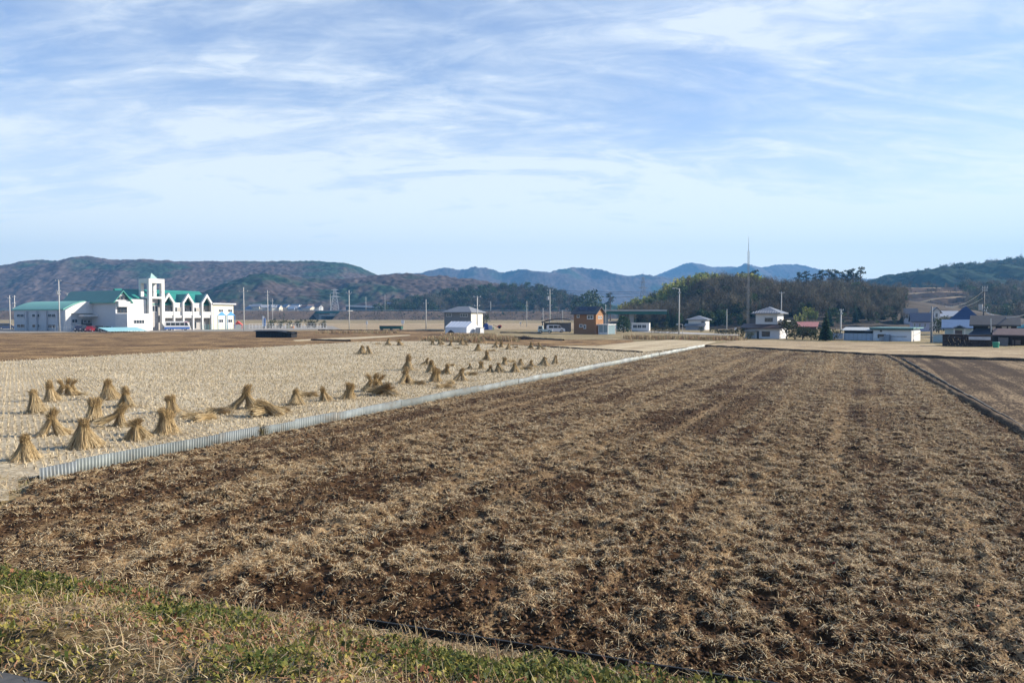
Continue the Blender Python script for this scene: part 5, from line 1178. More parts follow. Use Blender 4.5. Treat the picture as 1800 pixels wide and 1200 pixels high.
npmesh('twigs', ribs_q(P, P+D, .05), np.arange(n*4).reshape(-1,4), mat=M_LEAF, col=cvar((.07,.05,.04), n, .4), parent=o)
MB().add([(-1.2,-.5,0),(1.2,-.5,0),(1.2,.5,0),(-1.2,.5,0),(-.4,-.15,.6),(.3,-.1,.65),(.3,.15,.6),(-.4,.15,.55)], [(3,2,1,0),(4,5,6,7),(0,1,5,4),(1,2,6,5),(2,3,7,6),(3,0,4,7)]).build('soil_core', M('dark_heap_soil', (.05,.035,.025), .9), o)

# ================================================================== POLES, MASTS, WIRES
PCON = M('pole_concrete', (.50,.49,.46), .8, .12, 1.5); PDARK = M('pole_dark', (.10,.10,.11), .6, .2, 2); PBOX = M('transformer_grey', (.40,.41,.42), .5, .15, 2); INS = M('insulator_white', (.70,.70,.68), .35)
def pole(label, px, base, top, arms=((.97,1.6),), box=None, lamp=False, Y=None, r=.17, mat=None, name='utility_pole', group='utility poles', rot=0.0, zb=None):
    p = G(px, base) if Y is None else Vector((kx(px)*Y, Y, float(gz(0, Y)) if zb is None else zb)); h = zat(top, p.y) - p.z
    o = thing(name, label, 'pole', p, rot, group); m = mat or PCON
    MB().tube([(0,0,-.3),(0,0,h*.5),(0,0,h)], [r, r*.82, r*.62], 10).build('shaft', m, o, True)
    for z, w in arms:
        mb = MB().box(-w/2, w/2, -r-.10, -r-.005, h*z-.05, h*z+.05); a = mb.build('crossarm', STEELG, o)
        mb = MB()
        for k in range(3): x = -w/2+.1+(w-.2)*k/2; mb.tube([(x,-r-.05,h*z+.053),(x,-r-.05,h*z+.30)], [.06,.04], 7)
        mb.build('insulators', INS, a)
    if box: MB().tube([(-r-.36,0,h*box-.5),(-r-.36,0,h*box+.5)], .33, 12).build('transformer', PBOX, o)
    if lamp:
        a = MB().tube([(0,0,h*.97),(-.5,-.3,h),( -1.2,-.6,h+.05)], .05, 6).build('lamp_arm', STEELG, o)
        MB().box(-1.7, -1.15, -.75, -.5, h-.08, h+.12).build('lamp', INS, a)
    return o
pole('tall concrete pole with transformer before the mint roofed hall', 105, 582.5, 492, ((.98,1.7),(.78,1.4),(.72,1.2)), .76)
pole('thin pole at far left edge beside the hall', 18, 570, 519, ((.9,1.0),), Y=235)
pole('pole with grey box left of the mint roof', 26.5, 570, 519, ((.95,1.3),(.75,1.2)), .6, Y=245)
pole('thin roof mast pole rising behind the mint roofed hall', 119, 560, 515, ((.98,1.2),(.6,1.0)), Y=290, r=.12)
pole('concrete pole with wide crossarm right of the nursery school', 429, 581.3, 505, ((.90,2.6),))
pole('concrete pole with crossarm behind the playground banner', 471, 576, 510, ((.94,1.9),(.86,1.2)), Y=262)
pole('slim lamp pole behind the playground row of shrubs', 479.5, 575, 525, ((.9,1.3),), Y=300, r=.11)
pole('concrete pole in the pale field left of the green container', 614, 579.5, 510, ((.93,1.8),(.9,1.2)))
pole('thin far pole on the embankment just right of the overbridge', 581, 546, 517, ((.98,1.0),), Y=620, zb=8, r=.2)
pole('far pole in front of the viaduct, left one', 643.5, 546, 521, ((.9,3.0),(.78,2.5)), Y=640, zb=8, r=.22)
pole('far pole in front of the viaduct, right one', 677, 546, 517, ((.9,2.0),), Y=640, zb=8, r=.2)
pole('concrete pole in the pale field right of the green container', 749, 578.5, 526, ((.86,1.6),))
pole('pole with twin crossarms before the grey farm house', 839, 576, 521, ((.985,1.7),(.75,1.3)), Y=168)
pole('short lamp pole on the embankment right of the farm house', 862.5, 547, 530, (), Y=600, zb=8, r=.25, lamp=True)
pole('thin pole below the embankment between farm house and carport', 926, 574.5, 529, ((.8,1.0),), r=.13)
pole('thin pole standing behind the teal kei truck', 954.5, 581, 541, (), r=.10, Y=210)
pole('tall pole with transformer and several arms behind the silver van', 966.5, 579, 509, ((.98,1.8),(.9,1.5),(.62,1.3)), .80, Y=207)
pole('thin pole left of the orange house', 989, 578, 545, (), r=.09, Y=215)
pole('slim white pole right of the orange house', 1064.5, 572, 535, (), r=.10, Y=200)
pole('tall street lamp pole right of the hedge before the knoll', 1193.5, 588.6, 507, ((.9,.7),), lamp=True, rot=.02)
pole('short white signal pole beside the tall street lamp pole', 1200, 586.5, 570, (), r=.06, lamp=True)
pole('slim pole left of the white house beside the hedge', 1277.5, 582, 543, (), r=.11, Y=180)
pole('grey pole standing behind the red roof shed', 1373, 590, 513, ((.97,1.4),), Y=210)
pole('grey pole standing right of the conifer', 1478, 590, 544, ((.97,.8),(.85,.5)), Y=140)
pole('dark pole behind the white workshop end wall', 1637.5, 604, 538, (), Y=118, mat=M('pole_grey', (.30,.30,.30), .8))
pw = pole('dark pole with wires rising behind the timber house roof', 1728.5, 600, 503, ((.97,1.0),(.92,.9),(.60,1.2),(.55,.9)), .62, Y=125, mat=PDARK, r=.15)
# tall radio mast: thin lattice
def lattice(name, label, px, Y, top, zb, w0, w1, n, mat, tip=None, arms=()):
    x = kx(px)*Y; zt = zat(top, Y) - zb; o = thing(name, label, 'mast', (x, Y, zb), .3)
    mb = MB(); c = lambda k, s: (w0+(w1-w0)*k/n)/2
    for sx, sy in ((-1,-1),(1,-1),(1,1),(-1,1)): mb.tube([(sx*w0/2, sy*w0/2, 0), (sx*w1/2, sy*w1/2, zt)], max(.026, w0*.03), 4)
    mb.build('legs', mat, o); mb = MB()
    for k in range(n):
        a, b = c(k, 0), c(k+1, 0); z0, z1 = zt*k/n, zt*(k+1)/n
        for f in range(4):
            t0, t1 = math.pi/4+f*math.pi/2, math.pi/4+(f+1)*math.pi/2; q = 1.414
            p0 = (a*q*math.cos(t0), a*q*math.sin(t0), z0); p1 = (b*q*math.cos(t1), b*q*math.sin(t1), z1); p2 = (a*q*math.cos(t1), a*q*math.sin(t1), z0)
            mb.tube([p0, p1], max(.014, w0*.018), 3); mb.tube([p0, p2], max(.014, w0*.018), 3)
    mb.build('bracing', mat, o)
    for z, w in arms: MB().pris([(-w/2, zt*z), (w/2, zt*z), (0, zt*z+w*.16)], 'y', -.3, .3).build('arm', mat, o)
    if tip: MB().tube([(0,0,zt),(0,0,zat(tip, Y)-zb)], [.07,.03], 6).build('antenna', mat, o)
    return o
MAST = M('mast_steel', (.26,.26,.26), .5, .2, 1)
lattice('radio_mast', 'tall slim radio mast with thin antenna tip before the knoll', 1314.5, 200, 441, 0, .44, .40, 15, MAST, 416)
lattice('power_pylon', 'steel power pylon standing against the blue far mountain', 1130, 950, 487, 4, 9, 1.6, 9, M('pylon_steel', (.22,.23,.25), .6), 472, ((.72,14),(.86,11),(.98,8)))
lattice('power_pylon', 'pale steel pylon behind the embankment left of the concrete pole', 589, 700, 509, 4, 9, 1.6, 9, M('pylon_pale', (.42,.43,.45), .6), None, ((.72,12),(.86,10),(.98,8)))
lattice('hill_mast', 'thin communication mast on the forested hill at the right edge', 1792, 900, 446, zat(463, 900), 2.6, 1.2, 6, M('pylon_steel', (.22,.23,.25), .6), 433)
def wire(label, p0, p1, sag, r, mat, group=None):
    p0, p1 = Vector(p0), Vector(p1); o = p1-p0; pts = [o*(k/20) - Vector((0,0,sag*4*(k/20)*(1-k/20))) for k in range(21)]
    w = MB().tube(pts, r, 5).build('power_cable', mat); w.location = p0; tag(w, label, 'cable', group); return w
WIRE = M('cable_black', (.04,.04,.045), .5); WIREL = M('cable_sleeve', (.66,.65,.60), .5)
def at(px, py, Y): return (kx(px, py)*Y, Y, zat(py, Y))
wire('upper cable swooping left from the dark pole behind the timber house', at(1728, 512, 125), at(1662, 538, 150), .9, .035, WIREL)
wire('lower cable swooping left from the dark pole behind the timber house', at(1728, 524, 125), at(1662, 538.5, 152), .8, .035, WIREL)
wire('thick pale cable hanging from the dark pole to the right edge', at(1733, 548, 125), at(1815, 547, 104), .95, .065, WIREL)
MB_ = MB().tube([(0,0,0),(-.1,0,2.1)], .07, 7).build('conduit', WIREL); MB_.location = at(1742.5, 584, 111); tag(MB_, 'white upright conduit post in front of the timber house roof', 'post')
for a, b, lab in (((880,507),(1160,512), 'upper thin dark power line crossing the far blue mountains'), ((880,511),(1160,515), 'lower thin dark power line crossing the far blue mountains')):
    wire(lab, at(*a, 520), at(*b, 500), 1.0, .10, WIRE)
wire('power line between the transformer pole and the street lamp pole', at(966.5, 514, 207), at(1193.5, 512, 168), 1.4, .03, WIRE)
wire('power line from the nursery pole to the pole in the pale field', at(429, 512, 218), at(614, 515, 235), 1.2, .03, WIRE)
wire('power line from the hall pole to the nursery pole', at(105, 495, 207), at(429, 511, 218), 1.6, .03, WIRE)

# ================================================================== CORRUGATED EDGING, LEVEES
def corr_mat():
    m = bpy.data.materials.new('weathered_corrugated_iron'); m.use_nodes = True; t = m.node_tree; b = t.nodes['Principled BSDF']
    b.inputs['Roughness'].default_value = .55; b.inputs['Metallic'].default_value = .15
    tc = t.nodes.new('ShaderNodeTexCoord'); no = t.nodes.new('ShaderNodeTexNoise'); no.inputs['Scale'].default_value = .9; no.inputs['Detail'].default_value = 7; no.inputs['Roughness'].default_value = .7
    t.links.new(tc.outputs['Object'], no.inputs['Vector'])
    cr = t.nodes.new('ShaderNodeValToRGB'); t.links.new(no.outputs['Fac'], cr.inputs[0]); e = cr.color_ramp.elements
    e[0].position = .30; e[0].color = (.19,.16,.12,1); e[1].position = .46; e[1].color = (.24,.265,.27,1); x = e.new(.68); x.color = (.35,.385,.395,1)
    at_ = t.nodes.new('ShaderNodeAttribute'); at_.attribute_name = 'Col'; ml = t.nodes.new('ShaderNodeMix'); ml.data_type = 'RGBA'; ml.blend_type = 'MULTIPLY'; ml.inputs[0].default_value = 1
    t.links.new(cr.outputs[0], ml.inputs[6]); t.links.new(at_.outputs['Color'], ml.inputs[7]); t.links.new(ml.outputs[2], b.inputs['Base Color']); return m
CM = corr_mat()
fe = thing('corrugated_edging', 'long low weathered corrugated iron edging between stubble field and ploughed field', 'edging', (B0.x, B0.y, 0), math.atan2(bd.y, bd.x))
s0 = 0.0; idx = 0; rnd = random.Random(4)
while s0 < BL - .2:
    wd = [1.0, 3.6, 1.35, 1.75, .0001][idx] if idx < 4 else rnd.choice((1.8, 1.8, 2.4, 3.0)); s1 = min(BL, s0+wd); gap = .12 if idx in (3,) else -.05
    per = .098; hgt = .395 + rnd.uniform(-.035, .03); tl0, tl1 = rnd.uniform(-.025, .02), rnd.uniform(-.025, .02); lean = rnd.uniform(-.03, .05); yo = rnd.uniform(-.015, .015)
    n = max(4, int((s1-s0)/per*6)); u = np.linspace(0, s1-s0, n+1); yy = .034*np.sin(u*2*math.pi/per) + yo
    V = []
    for z, dz in ((-.08, 0), (.15, .45), (1, 1)):
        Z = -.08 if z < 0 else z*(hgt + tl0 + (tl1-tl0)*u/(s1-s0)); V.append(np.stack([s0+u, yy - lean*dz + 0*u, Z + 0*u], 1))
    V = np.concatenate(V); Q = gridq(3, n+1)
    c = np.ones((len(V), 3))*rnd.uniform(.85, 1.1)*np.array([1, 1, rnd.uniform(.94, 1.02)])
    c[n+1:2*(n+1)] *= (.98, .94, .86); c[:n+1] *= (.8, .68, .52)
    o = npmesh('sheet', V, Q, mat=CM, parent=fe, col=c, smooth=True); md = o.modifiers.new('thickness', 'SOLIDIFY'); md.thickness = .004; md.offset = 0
    s0 = s1 + gap; idx += 1
mb = MB()
for k in range(int(BL/3.6)): x = k*3.6 + 1; mb.tube([(x, .06, -.1), (x, .07, .36)], .018, 6)
mb.build('stakes', M('stake_wood', (.16,.12,.08), .9), fe)
p = B0 + Vector((bd.x, bd.y, 0))*7.72; n = 70
P = np.stack([TR.normal(0, .06, n), TR.normal(0, .06, n), TR.random(n)*.2], 1) + np.array([p.x+.05, p.y-.05, .05])
V, Q = straws(P, TR.random(n)*6.28, TR.normal(1.0, .4, n), TR.uniform(.2, .45, n), np.full(n, .014), TR.random(n)); o = npmesh('weed_clump', V, Q, mat=M_STRAW, col=np.repeat(tint(n, [(.10,.08,.04),(.18,.15,.06)], [1,1]), 6, 0)); tag(o, 'dark weed clump growing through the gap in the corrugated edging', 'weed clump')
# green tufts along the stubble side of the edging
n = 2600; t = np.concatenate([TR.uniform(2, 50, 1300), TR.normal(15.5, 2.5, 1300)]); off = -.12 - np.abs(TR.normal(0, .22, n))
P = np.stack([B0.x+bd.x*t+bn.x*off, B0.y+bd.y*t+bn.y*off, np.full(n, .06)], 1)
V, Q = straws(P, TR.random(n)*6.28, TR.normal(.9, .4, n), TR.uniform(.08, .24, n), .010+.0006*t, TR.random(n)*.6)
o = npmesh('edging_grass', V, Q, mat=M_STRAW, col=np.repeat(tint(n, [(.22,.24,.05),(.30,.27,.07),(.34,.27,.13)], [2,2,2]), 6, 0)); tag(o, 'thin yellow green grass along the corrugated edging', 'grass', kind='stuff')
LEV = fieldmat('levee_soil', (.045,.030,.020), (.10,.070,.045), (.24,.18,.11), .25, .2, .5)
LEVB = M('levee_board', (.16,.155,.14), .85, .35, 1.5)
def levee(pts, wid, hgt, mat=LEV):
    pts = [Vector(p) for p in pts]; P = []
    for a, b in zip(pts[:-1], pts[1:]):
        n = max(2, int((b-a).length/.35)); P += [a.lerp(b, k/n) for k in range(n)]
    P.append(pts[-1]); P = np.array([(p.x, p.y) for p in P]); d = np.gradient(P, axis=0); d /= np.linalg.norm(d, axis=1, keepdims=True); nn = np.stack([d[:,1], -d[:,0]], 1)
    V = []
    for j, (o_, z) in enumerate(((-.5,0),(-.36,.72),(-.2,1),(.2,1),(.36,.72),(.5,0))):
        w = .10*wid*(vn(P[:,0]*1.7+j*9, P[:,1]*1.7, 6)-.5)*2; q = P + nn*(o_*wid + w)[:, None]
        V.append(np.stack([q[:,0], q[:,1], hgt*z*(.8+.4*vn(P[:,0]*1.1, P[:,1]*1.1+j, 7)) - (.05 if z == 0 else 0)], 1))
    return struct(npmesh('levee', np.stack(V, 1).reshape(-1, 3), gridq(len(P), 6), mat=mat))
kdir = (R1 - K1.xy).normalized()
levee([K0.xy + Vector((-.3,1)), K1.xy, R1], .5, .24)
levee([B1.xy + Vector((.4,.3)), K0.xy + Vector((.2,.4)), G(1800,635.5).xy, G(2150,655).xy], .7, .30)
levee([G(944,609.5).xy, G(1128,620.3).xy], .5, .22); levee([G(548,598.5).xy, G(615,600.2).xy], .6, .3)
levee([G(840,592.5).xy, G(905,593.5).xy, G(990,599).xy], .6, .3); levee([G(880,585).xy, G(950,586.5).xy], .6, .3); levee([G(560,580.6).xy, G(780,582).xy], .8, .3)
# plank laid along the right-hand levee, black board at the front edge
k0 = K0.xy.lerp(K1.xy, .05); kv = (K1.xy-k0).length; o = thing('levee_plank', 'grey weathered board line along the right hand levee', 'edging', (k0.x, k0.y, 0), math.atan2(K1.y-k0.y, K1.x-k0.x))
ln = kv + 14; k = 0; s = 0
while s < ln and k < 60:
    w = rnd.uniform(1.7, 2.1); MB().box(s, s+w-.02, .28+rnd.uniform(-.02,.02), .33, 0, .15+rnd.uniform(-.03,.03)).build('plank', LEVB, o); s += w; k += 1
BLK = M('black_plastic_board', (.018,.018,.018), .5, .3, 2)
o = thing('edging_board', 'low black plastic board along the foot of the grassy bank', 'edging', (E0.x, E0.y, 0), math.atan2(ed.y, ed.x))
ta_, tb_ = (G(640,1107)-E0).xy.dot(ed), 26; s = ta_
while s < tb_: MB().add([(s,-.01,-.1),(s+1.16,-.03,-.1),(s+1.16,-.05,.14),(s,-.03,.13),(s,.02,-.1),(s+1.16,.0,-.1),(s+1.16,-.02,.14),(s,.0,.13)], [(3,2,1,0),(4,5,6,7),(0,1,5,4),(1,2,6,5),(2,3,7,6),(3,0,4,7)]).build('board', BLK, o); s += 1.2

# ================================================================== STRAW STOOKS
SR = np.random.default_rng(21)
def sheaf(b, neck, tip, rb, rn, rt, n, par, name='sheaf'):
    b, neck, tip = (np.array(v, float) for v in (b, neck, tip)); a = SR.random(n)*6.283; q = SR.random(n)**.45
    ca, sa = np.cos(a)*q, np.sin(a)*q; ax = neck - b; ax /= np.linalg.norm(ax); s1 = np.cross(ax, (.13,.9,.2)); s1 /= np.linalg.norm(s1); s2 = np.cross(ax, s1)
    ring = lambda r: (ca*r)[:, None]*s1 + (sa*r)[:, None]*s2
    P0 = b + ring(rb)*1.1 + SR.normal(0, .06, (n,3)); P1 = b*.45 + neck*.55 + ring(rb*.50+rn*.35) + SR.normal(0, .024, (n,3)); P2 = neck + ring(rn) + SR.normal(0, .014, (n,3)); P3 = tip + ring(rt) + SR.normal(0, .065, (n,3))
    P3[:, 2] -= .22*np.linalg.norm(P3-tip, axis=1)
    low = min(b[2], 0.0); P0[:, 2] = np.maximum(P0[:, 2], .005)
    w = SR.uniform(.006, .014, n); side = -np.sin(a)[:, None]*s1 + np.cos(a)[:, None]*s2; side = side + SR.normal(0, .5, (n,3)); side /= np.linalg.norm(side, axis=1, keepdims=True); W = side*w[:, None]*.5
    V = np.stack([P0-W, P0+W, P1-W, P1+W, P2-W*.8, P2+W*.8, P3-W*.9, P3+W*.9], 1).reshape(-1, 3); bb = np.arange(n)[:, None]*8
    Q = np.concatenate([bb+np.array([[0,1,3,2]]), bb+np.array([[2,3,5,4]]), bb+np.array([[4,5,7,6]])])
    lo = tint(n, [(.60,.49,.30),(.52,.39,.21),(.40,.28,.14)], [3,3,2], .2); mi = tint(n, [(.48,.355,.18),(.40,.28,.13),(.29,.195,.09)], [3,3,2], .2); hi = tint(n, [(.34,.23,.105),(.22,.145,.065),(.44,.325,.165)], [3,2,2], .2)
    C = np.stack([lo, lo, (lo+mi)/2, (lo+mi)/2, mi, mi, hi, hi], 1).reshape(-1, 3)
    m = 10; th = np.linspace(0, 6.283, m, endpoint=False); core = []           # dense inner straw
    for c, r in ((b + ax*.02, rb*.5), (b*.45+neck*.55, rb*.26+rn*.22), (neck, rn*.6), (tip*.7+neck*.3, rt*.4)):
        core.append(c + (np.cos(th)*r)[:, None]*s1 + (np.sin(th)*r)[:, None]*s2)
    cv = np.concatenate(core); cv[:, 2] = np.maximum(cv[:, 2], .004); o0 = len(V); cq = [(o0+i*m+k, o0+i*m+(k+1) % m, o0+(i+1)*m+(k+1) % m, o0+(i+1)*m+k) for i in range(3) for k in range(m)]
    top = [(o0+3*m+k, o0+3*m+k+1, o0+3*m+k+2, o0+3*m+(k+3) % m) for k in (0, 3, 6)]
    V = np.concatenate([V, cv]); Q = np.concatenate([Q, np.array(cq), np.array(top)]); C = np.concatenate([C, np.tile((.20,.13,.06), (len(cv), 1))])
    return npmesh(name, V, Q, mat=M_STRAW, col=C, parent=par)
def stook(spec):
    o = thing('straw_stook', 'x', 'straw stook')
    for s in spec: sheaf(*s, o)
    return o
def upright(n, rad, h, spread=.13, lean=(0,0), N=170):
    sp = []
    for k in range(n):
        a = 6.283*k/n + SR.uniform(-.3, .3); ca, sa = math.cos(a), math.sin(a); hh = h*SR.uniform(.80, 1.05)
        w_ = SR.uniform(-.05,.05,2); sp.append(((ca*rad, sa*rad, 0), (ca*.05+lean[0]*.7+w_[0]*.5, sa*.05+lean[1]*.7+w_[1]*.5, hh*.84), (ca*.03+lean[0]+w_[0], sa*.03+lean[1]+w_[1], hh), spread*1.15, .085, .060, N))
    return sp
PROTO = {
 'A': stook(upright(6, .29, .92, .15, (-.05,.02), 260)), 'B': stook(upright(5, .24, .95, .13, (.05,0), 260)), 'C': stook(upright(7, .33, .86, .17, (.06,.03), 260)),
 'E': stook([((-.16,.05,0),(-.09,.02,.58),(-.16,.03,.88),.17,.12,.11,300), ((.17,-.06,0),(.07,0,.60),(.13,-.03,.84),.18,.12,.12,300), ((.02,-.22,0),(.0,-.08,.5),(.02,-.13,.74),.18,.12,.11,280), ((.05,.22,0),(.0,.09,.6),(.03,.1,.92),.16,.11,.10,260)]),
 'G': stook([((-.36,.02,0),(-.05,.0,.60),(.03,.0,.95),.14,.10,.06,280), ((.30,.08,0),(.05,.03,.50),(-.08,.03,.74),.19,.10,.10,280), ((.22,-.26,0),(.05,-.05,.48),(-.05,.0,.80),.17,.10,.08,260), ((.55,-.1,.03),(.25,-.04,.18),(.05,0,.34),.15,.10,.12,200)]),
 'W': stook([((-.34,0,0),(-.08,.0,.55),(.05,.02,.86),.15,.06,.10,200), ((.36,.1,0),(.12,.03,.52),(-.22,.0,.80),.17,.07,.14,200), ((.05,-.3,0),(.02,-.06,.56),(.0,.05,.80),.15,.06,.10,180), ((-.1,.3,0),(0,.1,.55),(.16,.0,.9),.14,.06,.09,160)]),
 'L': stook([((-.46,0,.02),(.0,0,.46),(.20,.03,.90),.17,.10,.09,260), ((.38,-.05,0),(.16,0,.52),(.14,.0,.78),.15,.07,.09,200), ((.1,.3,0),(.1,.05,.5),(.12,0,.75),.14,.06,.08,160)]),
 'F': stook([((-.42,-.1,.08),(.0,.0,.22),(.34,.12,.16),.19,.12,.15,240), ((.40,-.2,.05),(.05,-.05,.34),(-.22,.1,.46),.19,.12,.14,240), ((.45,.25,.05),(.15,.1,.26),(-.05,0,.38),.17,.10,.13,200)]),
 'D': stook([((-.42,.05,0),(-.2,0,.52),(-.32,-.05,.82),.17,.08,.15,220), ((.30,-.28,0),(.1,-.12,.38),(-.06,-.28,.55),.17,.09,.15,220), ((.36,.22,0),(.16,.1,.55),(.30,.05,.84),.16,.08,.14,220), ((-.05,.3,0),(0,.12,.58),(.02,.05,.9),.15,.07,.12,200), ((.85,-.1,.06),(.45,-.1,.14),(.1,-.12,.2),.14,.08,.12,160)]),
}
lone = thing('straw_sheaf', 'x', 'straw sheaf'); sheaf((-.40,0,.08),(.05,.03,.14),(.34,.08,.11),.20,.10,.16,240,lone)
sheaf((.42,.2,.03),(.1,.1,.08),(-.26,.2,.05),.22,.13,.18,160,lone, 'loose_straw')
GRP = 'straw stooks standing on the stubble field'
ST = [
 (45,812,770,'A',.3,'leaning straw stook nearest the bottom left corner of the stubble field'), (65,728,693,'B',1.2,'narrow straw stook at the left, just below the two rearmost of its cluster'),
 (90,707,674,'A',2.2,'pointed straw stook left of the split headed one at far left'), (118,697,668,'D',.4,'split headed messy straw stook, rearmost of the left cluster'),
 (92,768,724,'C',.9,'large cone shaped stook above the leaning bottom left one'), (150,790,743,'A',2.8,'tall wide skirted stook closest to the corrugated edging at left'),
 (165,743,704,'B',.1,'slim stook just left of the slanting lumpy one'), (196,754,715,'L',.25,'slanting lumpy stook with one sheaf leaning far left'),
 (193,704,672,'A',1.7,'rear stook paired with another in the middle of the left cluster'), (222,718,685,'B',2.5,'pointed stook right of the rear paired one'),
 (241,776,738,'W',.2,'messy stook with crossed heads sprawling left, near the edging'), (293,766,723,'C',2.0,'blunt thick stook standing by itself near the edging at left'),
 (305,728,698,'B',3.0,'small dark topped stook directly behind the blunt thick one'), (430,721,684,'L',.05,'stook with one long sheaf rising diagonally like a ramp'),
 (466,734,708,'F',.6,'collapsed stook slumping beside the diagonal ramp like one'), (521,714,689,'A',.8,'small slanted stook right of the collapsed one'),
 (572,707,682,'W',1.9,'short bushy stook with ragged top in the near middle row'), (613,703,676,'B',2.4,'upright narrow stook between bushy one and many headed cluster'),
 (659,690,659,'D',.2,'many headed clump of sheaves, widest in the middle row'), (675,697,676,'F',2.6,'low slumped sheaves in front of the many headed clump'),
 (712,676,650,'A',1.1,'tall thin tipped stook right of the many headed clump'), (636,623,609,'C',.4,'left stook of the isolated far pair in the pale field'),
 (649,624,611,'B',1.9,'right stook of the isolated far pair in the pale field'), (682,608,597,'A',2.9,'far stook left of two near the brown strip'), (703,608,597,'W',.6,'far stook right of two near the brown strip'),
 (717,652,627,'D',2.1,'double topped tall stook in the second row, leftmost'), (748,643,631,'L',.0,'leaning slumped stook behind the double topped one'),
 (759,656,636,'A',.5,'rounded stook in a column of three stooks, rearmost'), (765,673,649,'B',1.4,'tall stook in a column of three stooks, foremost'),
 (784,659,642,'C',2.7,'dark cone stook right of the column of three'), (809,671,650,'C',.3,'wide tent shaped stook close to the middle of the edging'),
 (826,650,641,'L',2.9,'low stook with one small raised tuft behind the tent shaped one'), (846,650,637,'B',.9,'thin curved stook left of the ragged pale one'),
 (861,656,643,'W',1.5,'ragged pale short stook in the right row'), (856,635,619,'A',2.3,'single dark stook set back alone behind the right row'),
 (878,656,640,'C',1.0,'wide dark stook in front of a taller one in the right row'), (886,643,630,'B',.2,'stook peeking behind the wide dark one in the right row'),
 (905,656,640,'C',2.0,'broad dark stook leaning left in the right row'), (915,644,633,'A',1.6,'stook peeking behind the broad dark leaning one'),
 (934,647,635,'L',.3,'stook sloping left, third from the right end of the row'), (956,644,629,'C',.7,'neat dark cone stook, second from the right end of the row'),
 (975,641,628,'B',2.2,'slim pointed stook at the right end of the row'), (760,607,598,'A',.1,'leftmost small stook of the far back row before the weeds'),
 (775,607,596,'C',1.3,'second small stook of the far back row before the weeds'), (792,609,599,'B',2.2,'third small slim stook of the far back row before the weeds'),
 (812,607,597,'A',.9,'paired far back row stook, left one before the vinyl tent'), (820,608,600,'W',2.4,'paired far back row stook, right ragged one before the vinyl tent'),
 (840,618,606,'A',1.9,'dark stook with pale wisp, left end of the far right cluster'), (871,612,602,'L',.2,'slanting small stook in the far right cluster'),
 (881,611,601,'B',.7,'boxy small stook right of the slanting one in the far cluster'), (894,615,605,'C',1.2,'cone stook at the front of the far right cluster'),
 (933,614,603,'C',2.6,'dark stook left of two at the far right end of the back row'), (950,615,604,'L',2.8,'thin leaning stook right of two at the far end of the back row'),
]
LY = [(338,738,.2,'fallen straw sheaf lying dark in the stubble behind the blunt thick stook'), (386,730,2.9,'fallen dark sheaf left of the ramp like stook'), (360,742,.9,'loose pale straw bundle lying near the edging below the ramp like stook'), (493,727,2.7,'fallen sheaf right of the collapsed stook'), (540,700,.1,'small fallen sheaf behind the small slanted stook'), (735,678,3.0,'fallen sheaf lying right of the thin tipped stook'),
      (664,606,.1,'tiny fallen sheaf left of the far pair near the brown strip'), (781,684,.3,'fallen sheaf lying closest to the middle of the edging'), (795,678,1.4,'dark rolled sheaf right of the column of three stooks'), (792,645,.2,'fallen sheaf behind the dark cone stook'), (829,661,3.1,'fallen sheaf right of the tent shaped stook'), (803,614,.0,'fallen dark sheaf in front of the far paired stooks'), (865,618,.2,'fallen dark sheaf in the far right cluster'), (906,612,2.8,'tiny fallen sheaf beyond the far cone stook'), (900,638,.3,'flat sheaf lying behind the right row'), (925,651,2.9,'flat pale sheaf before the sloping stook')]
ST = [(a, b, c, {2:'G', 4:'G', 6:'E', 9:'G', 11:'E', 12:'E', 17:'E', 20:'G', 25:'G', 28:'E', 29:'G', 30:'G', 32:'E', 34:'G', 36:'E', 39:'G', 42:'E', 44:'G', 48:'G', 49:'E', 51:'G'}.get(i, d), e, f_) for i, (a, b, c, d, e, f_) in enumerate(ST)]
used = set()
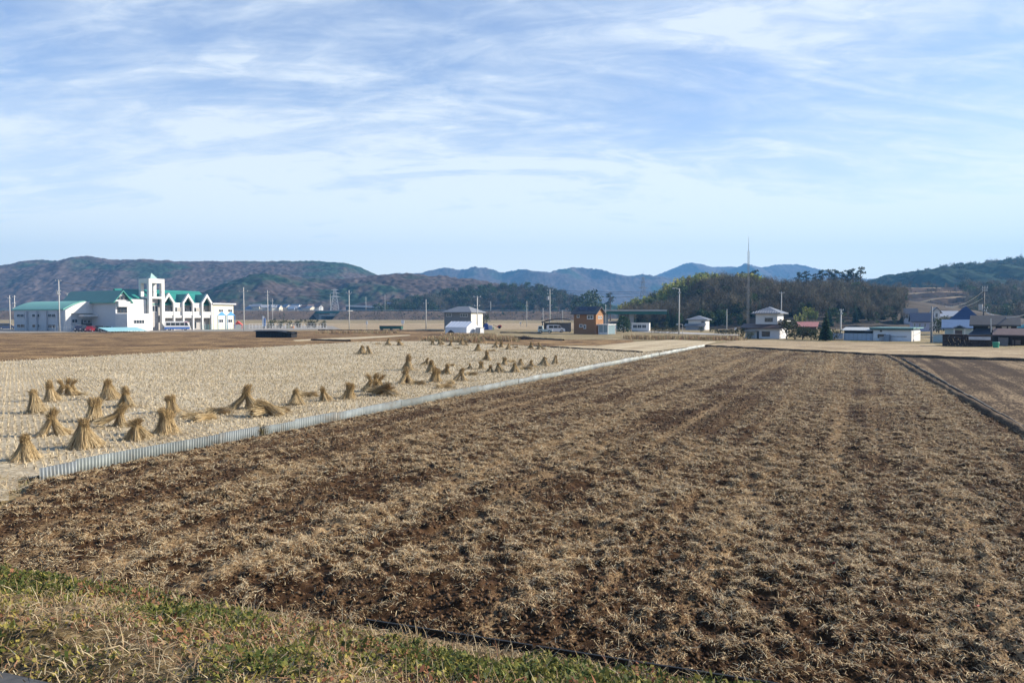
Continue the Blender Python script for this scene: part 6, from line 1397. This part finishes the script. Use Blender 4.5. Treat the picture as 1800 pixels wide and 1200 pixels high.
for px, py, top, var, rz, lab in ST:
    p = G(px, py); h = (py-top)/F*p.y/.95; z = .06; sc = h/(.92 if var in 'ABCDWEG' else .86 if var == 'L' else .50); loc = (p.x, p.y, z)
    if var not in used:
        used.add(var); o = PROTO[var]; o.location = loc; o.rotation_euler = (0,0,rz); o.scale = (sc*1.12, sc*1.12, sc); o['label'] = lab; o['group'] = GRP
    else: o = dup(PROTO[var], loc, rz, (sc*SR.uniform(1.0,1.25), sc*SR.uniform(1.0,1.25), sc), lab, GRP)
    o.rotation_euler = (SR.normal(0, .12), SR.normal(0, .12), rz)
for i, (px, py, rz, lab) in enumerate(LY):
    p = G(px, py); sc = SR.uniform(.85, 1.15)
    if i == 0: o = lone; o.location = (p.x,p.y,.05); o.rotation_euler = (0,0,rz); o['label'] = lab; o['group'] = 'fallen straw sheaves'
    else: dup(lone, (p.x,p.y,.05), rz, sc, lab, 'fallen straw sheaves')
# pale scatter round the stooks
pts = [G(px, py) for px, py, *_ in ST] + [G(px, py) for px, py, *_ in LY]
n = 90; x = np.concatenate([p.x + SR.normal(0, .55, n) for p in pts]); y = np.concatenate([p.y + SR.normal(0, .45, n) for p in pts]); m = len(x); r = np.hypot(x, y)
V, Q = straws(np.stack([x, y, np.full(m, .085)], 1), SR.random(m)*6.28, SR.normal(.08, .12, m), SR.uniform(.2, .5, m), .01+.0005*r, SR.random(m)*.2)
o = npmesh('stook_scatter', V, Q, mat=M_STRAW, col=np.repeat(tint(m, [(.56,.46,.29),(.44,.33,.18),(.32,.22,.11)], [3,2,1]), 6, 0)); tag(o, 'loose long straw fallen around the feet of the stooks', 'straw', kind='stuff')
# red fallen leaf on the soil
for px, py, lab in ((1466,1004,'tiny bright red fallen leaf lying on the dark soil at right'), (1716,1090,'tiny dull red fallen leaf near the lower right corner')):
    p = G(px, py); z = float(soil_h(np.array(p.x), np.array(p.y), np.array(10.))) + .02
    o = MB().add([(-.045,0,0),(0,-.025,.012),(.05,0,.02),(0,.03,.01),(0,0,.03)], [(0,1,4),(1,2,4),(2,3,4),(3,0,4)]).build('fallen_leaf', M('red_leaf', (.50,.03,.02), .5)); o.location = (p.x, p.y, z); tag(o, lab, 'leaf')
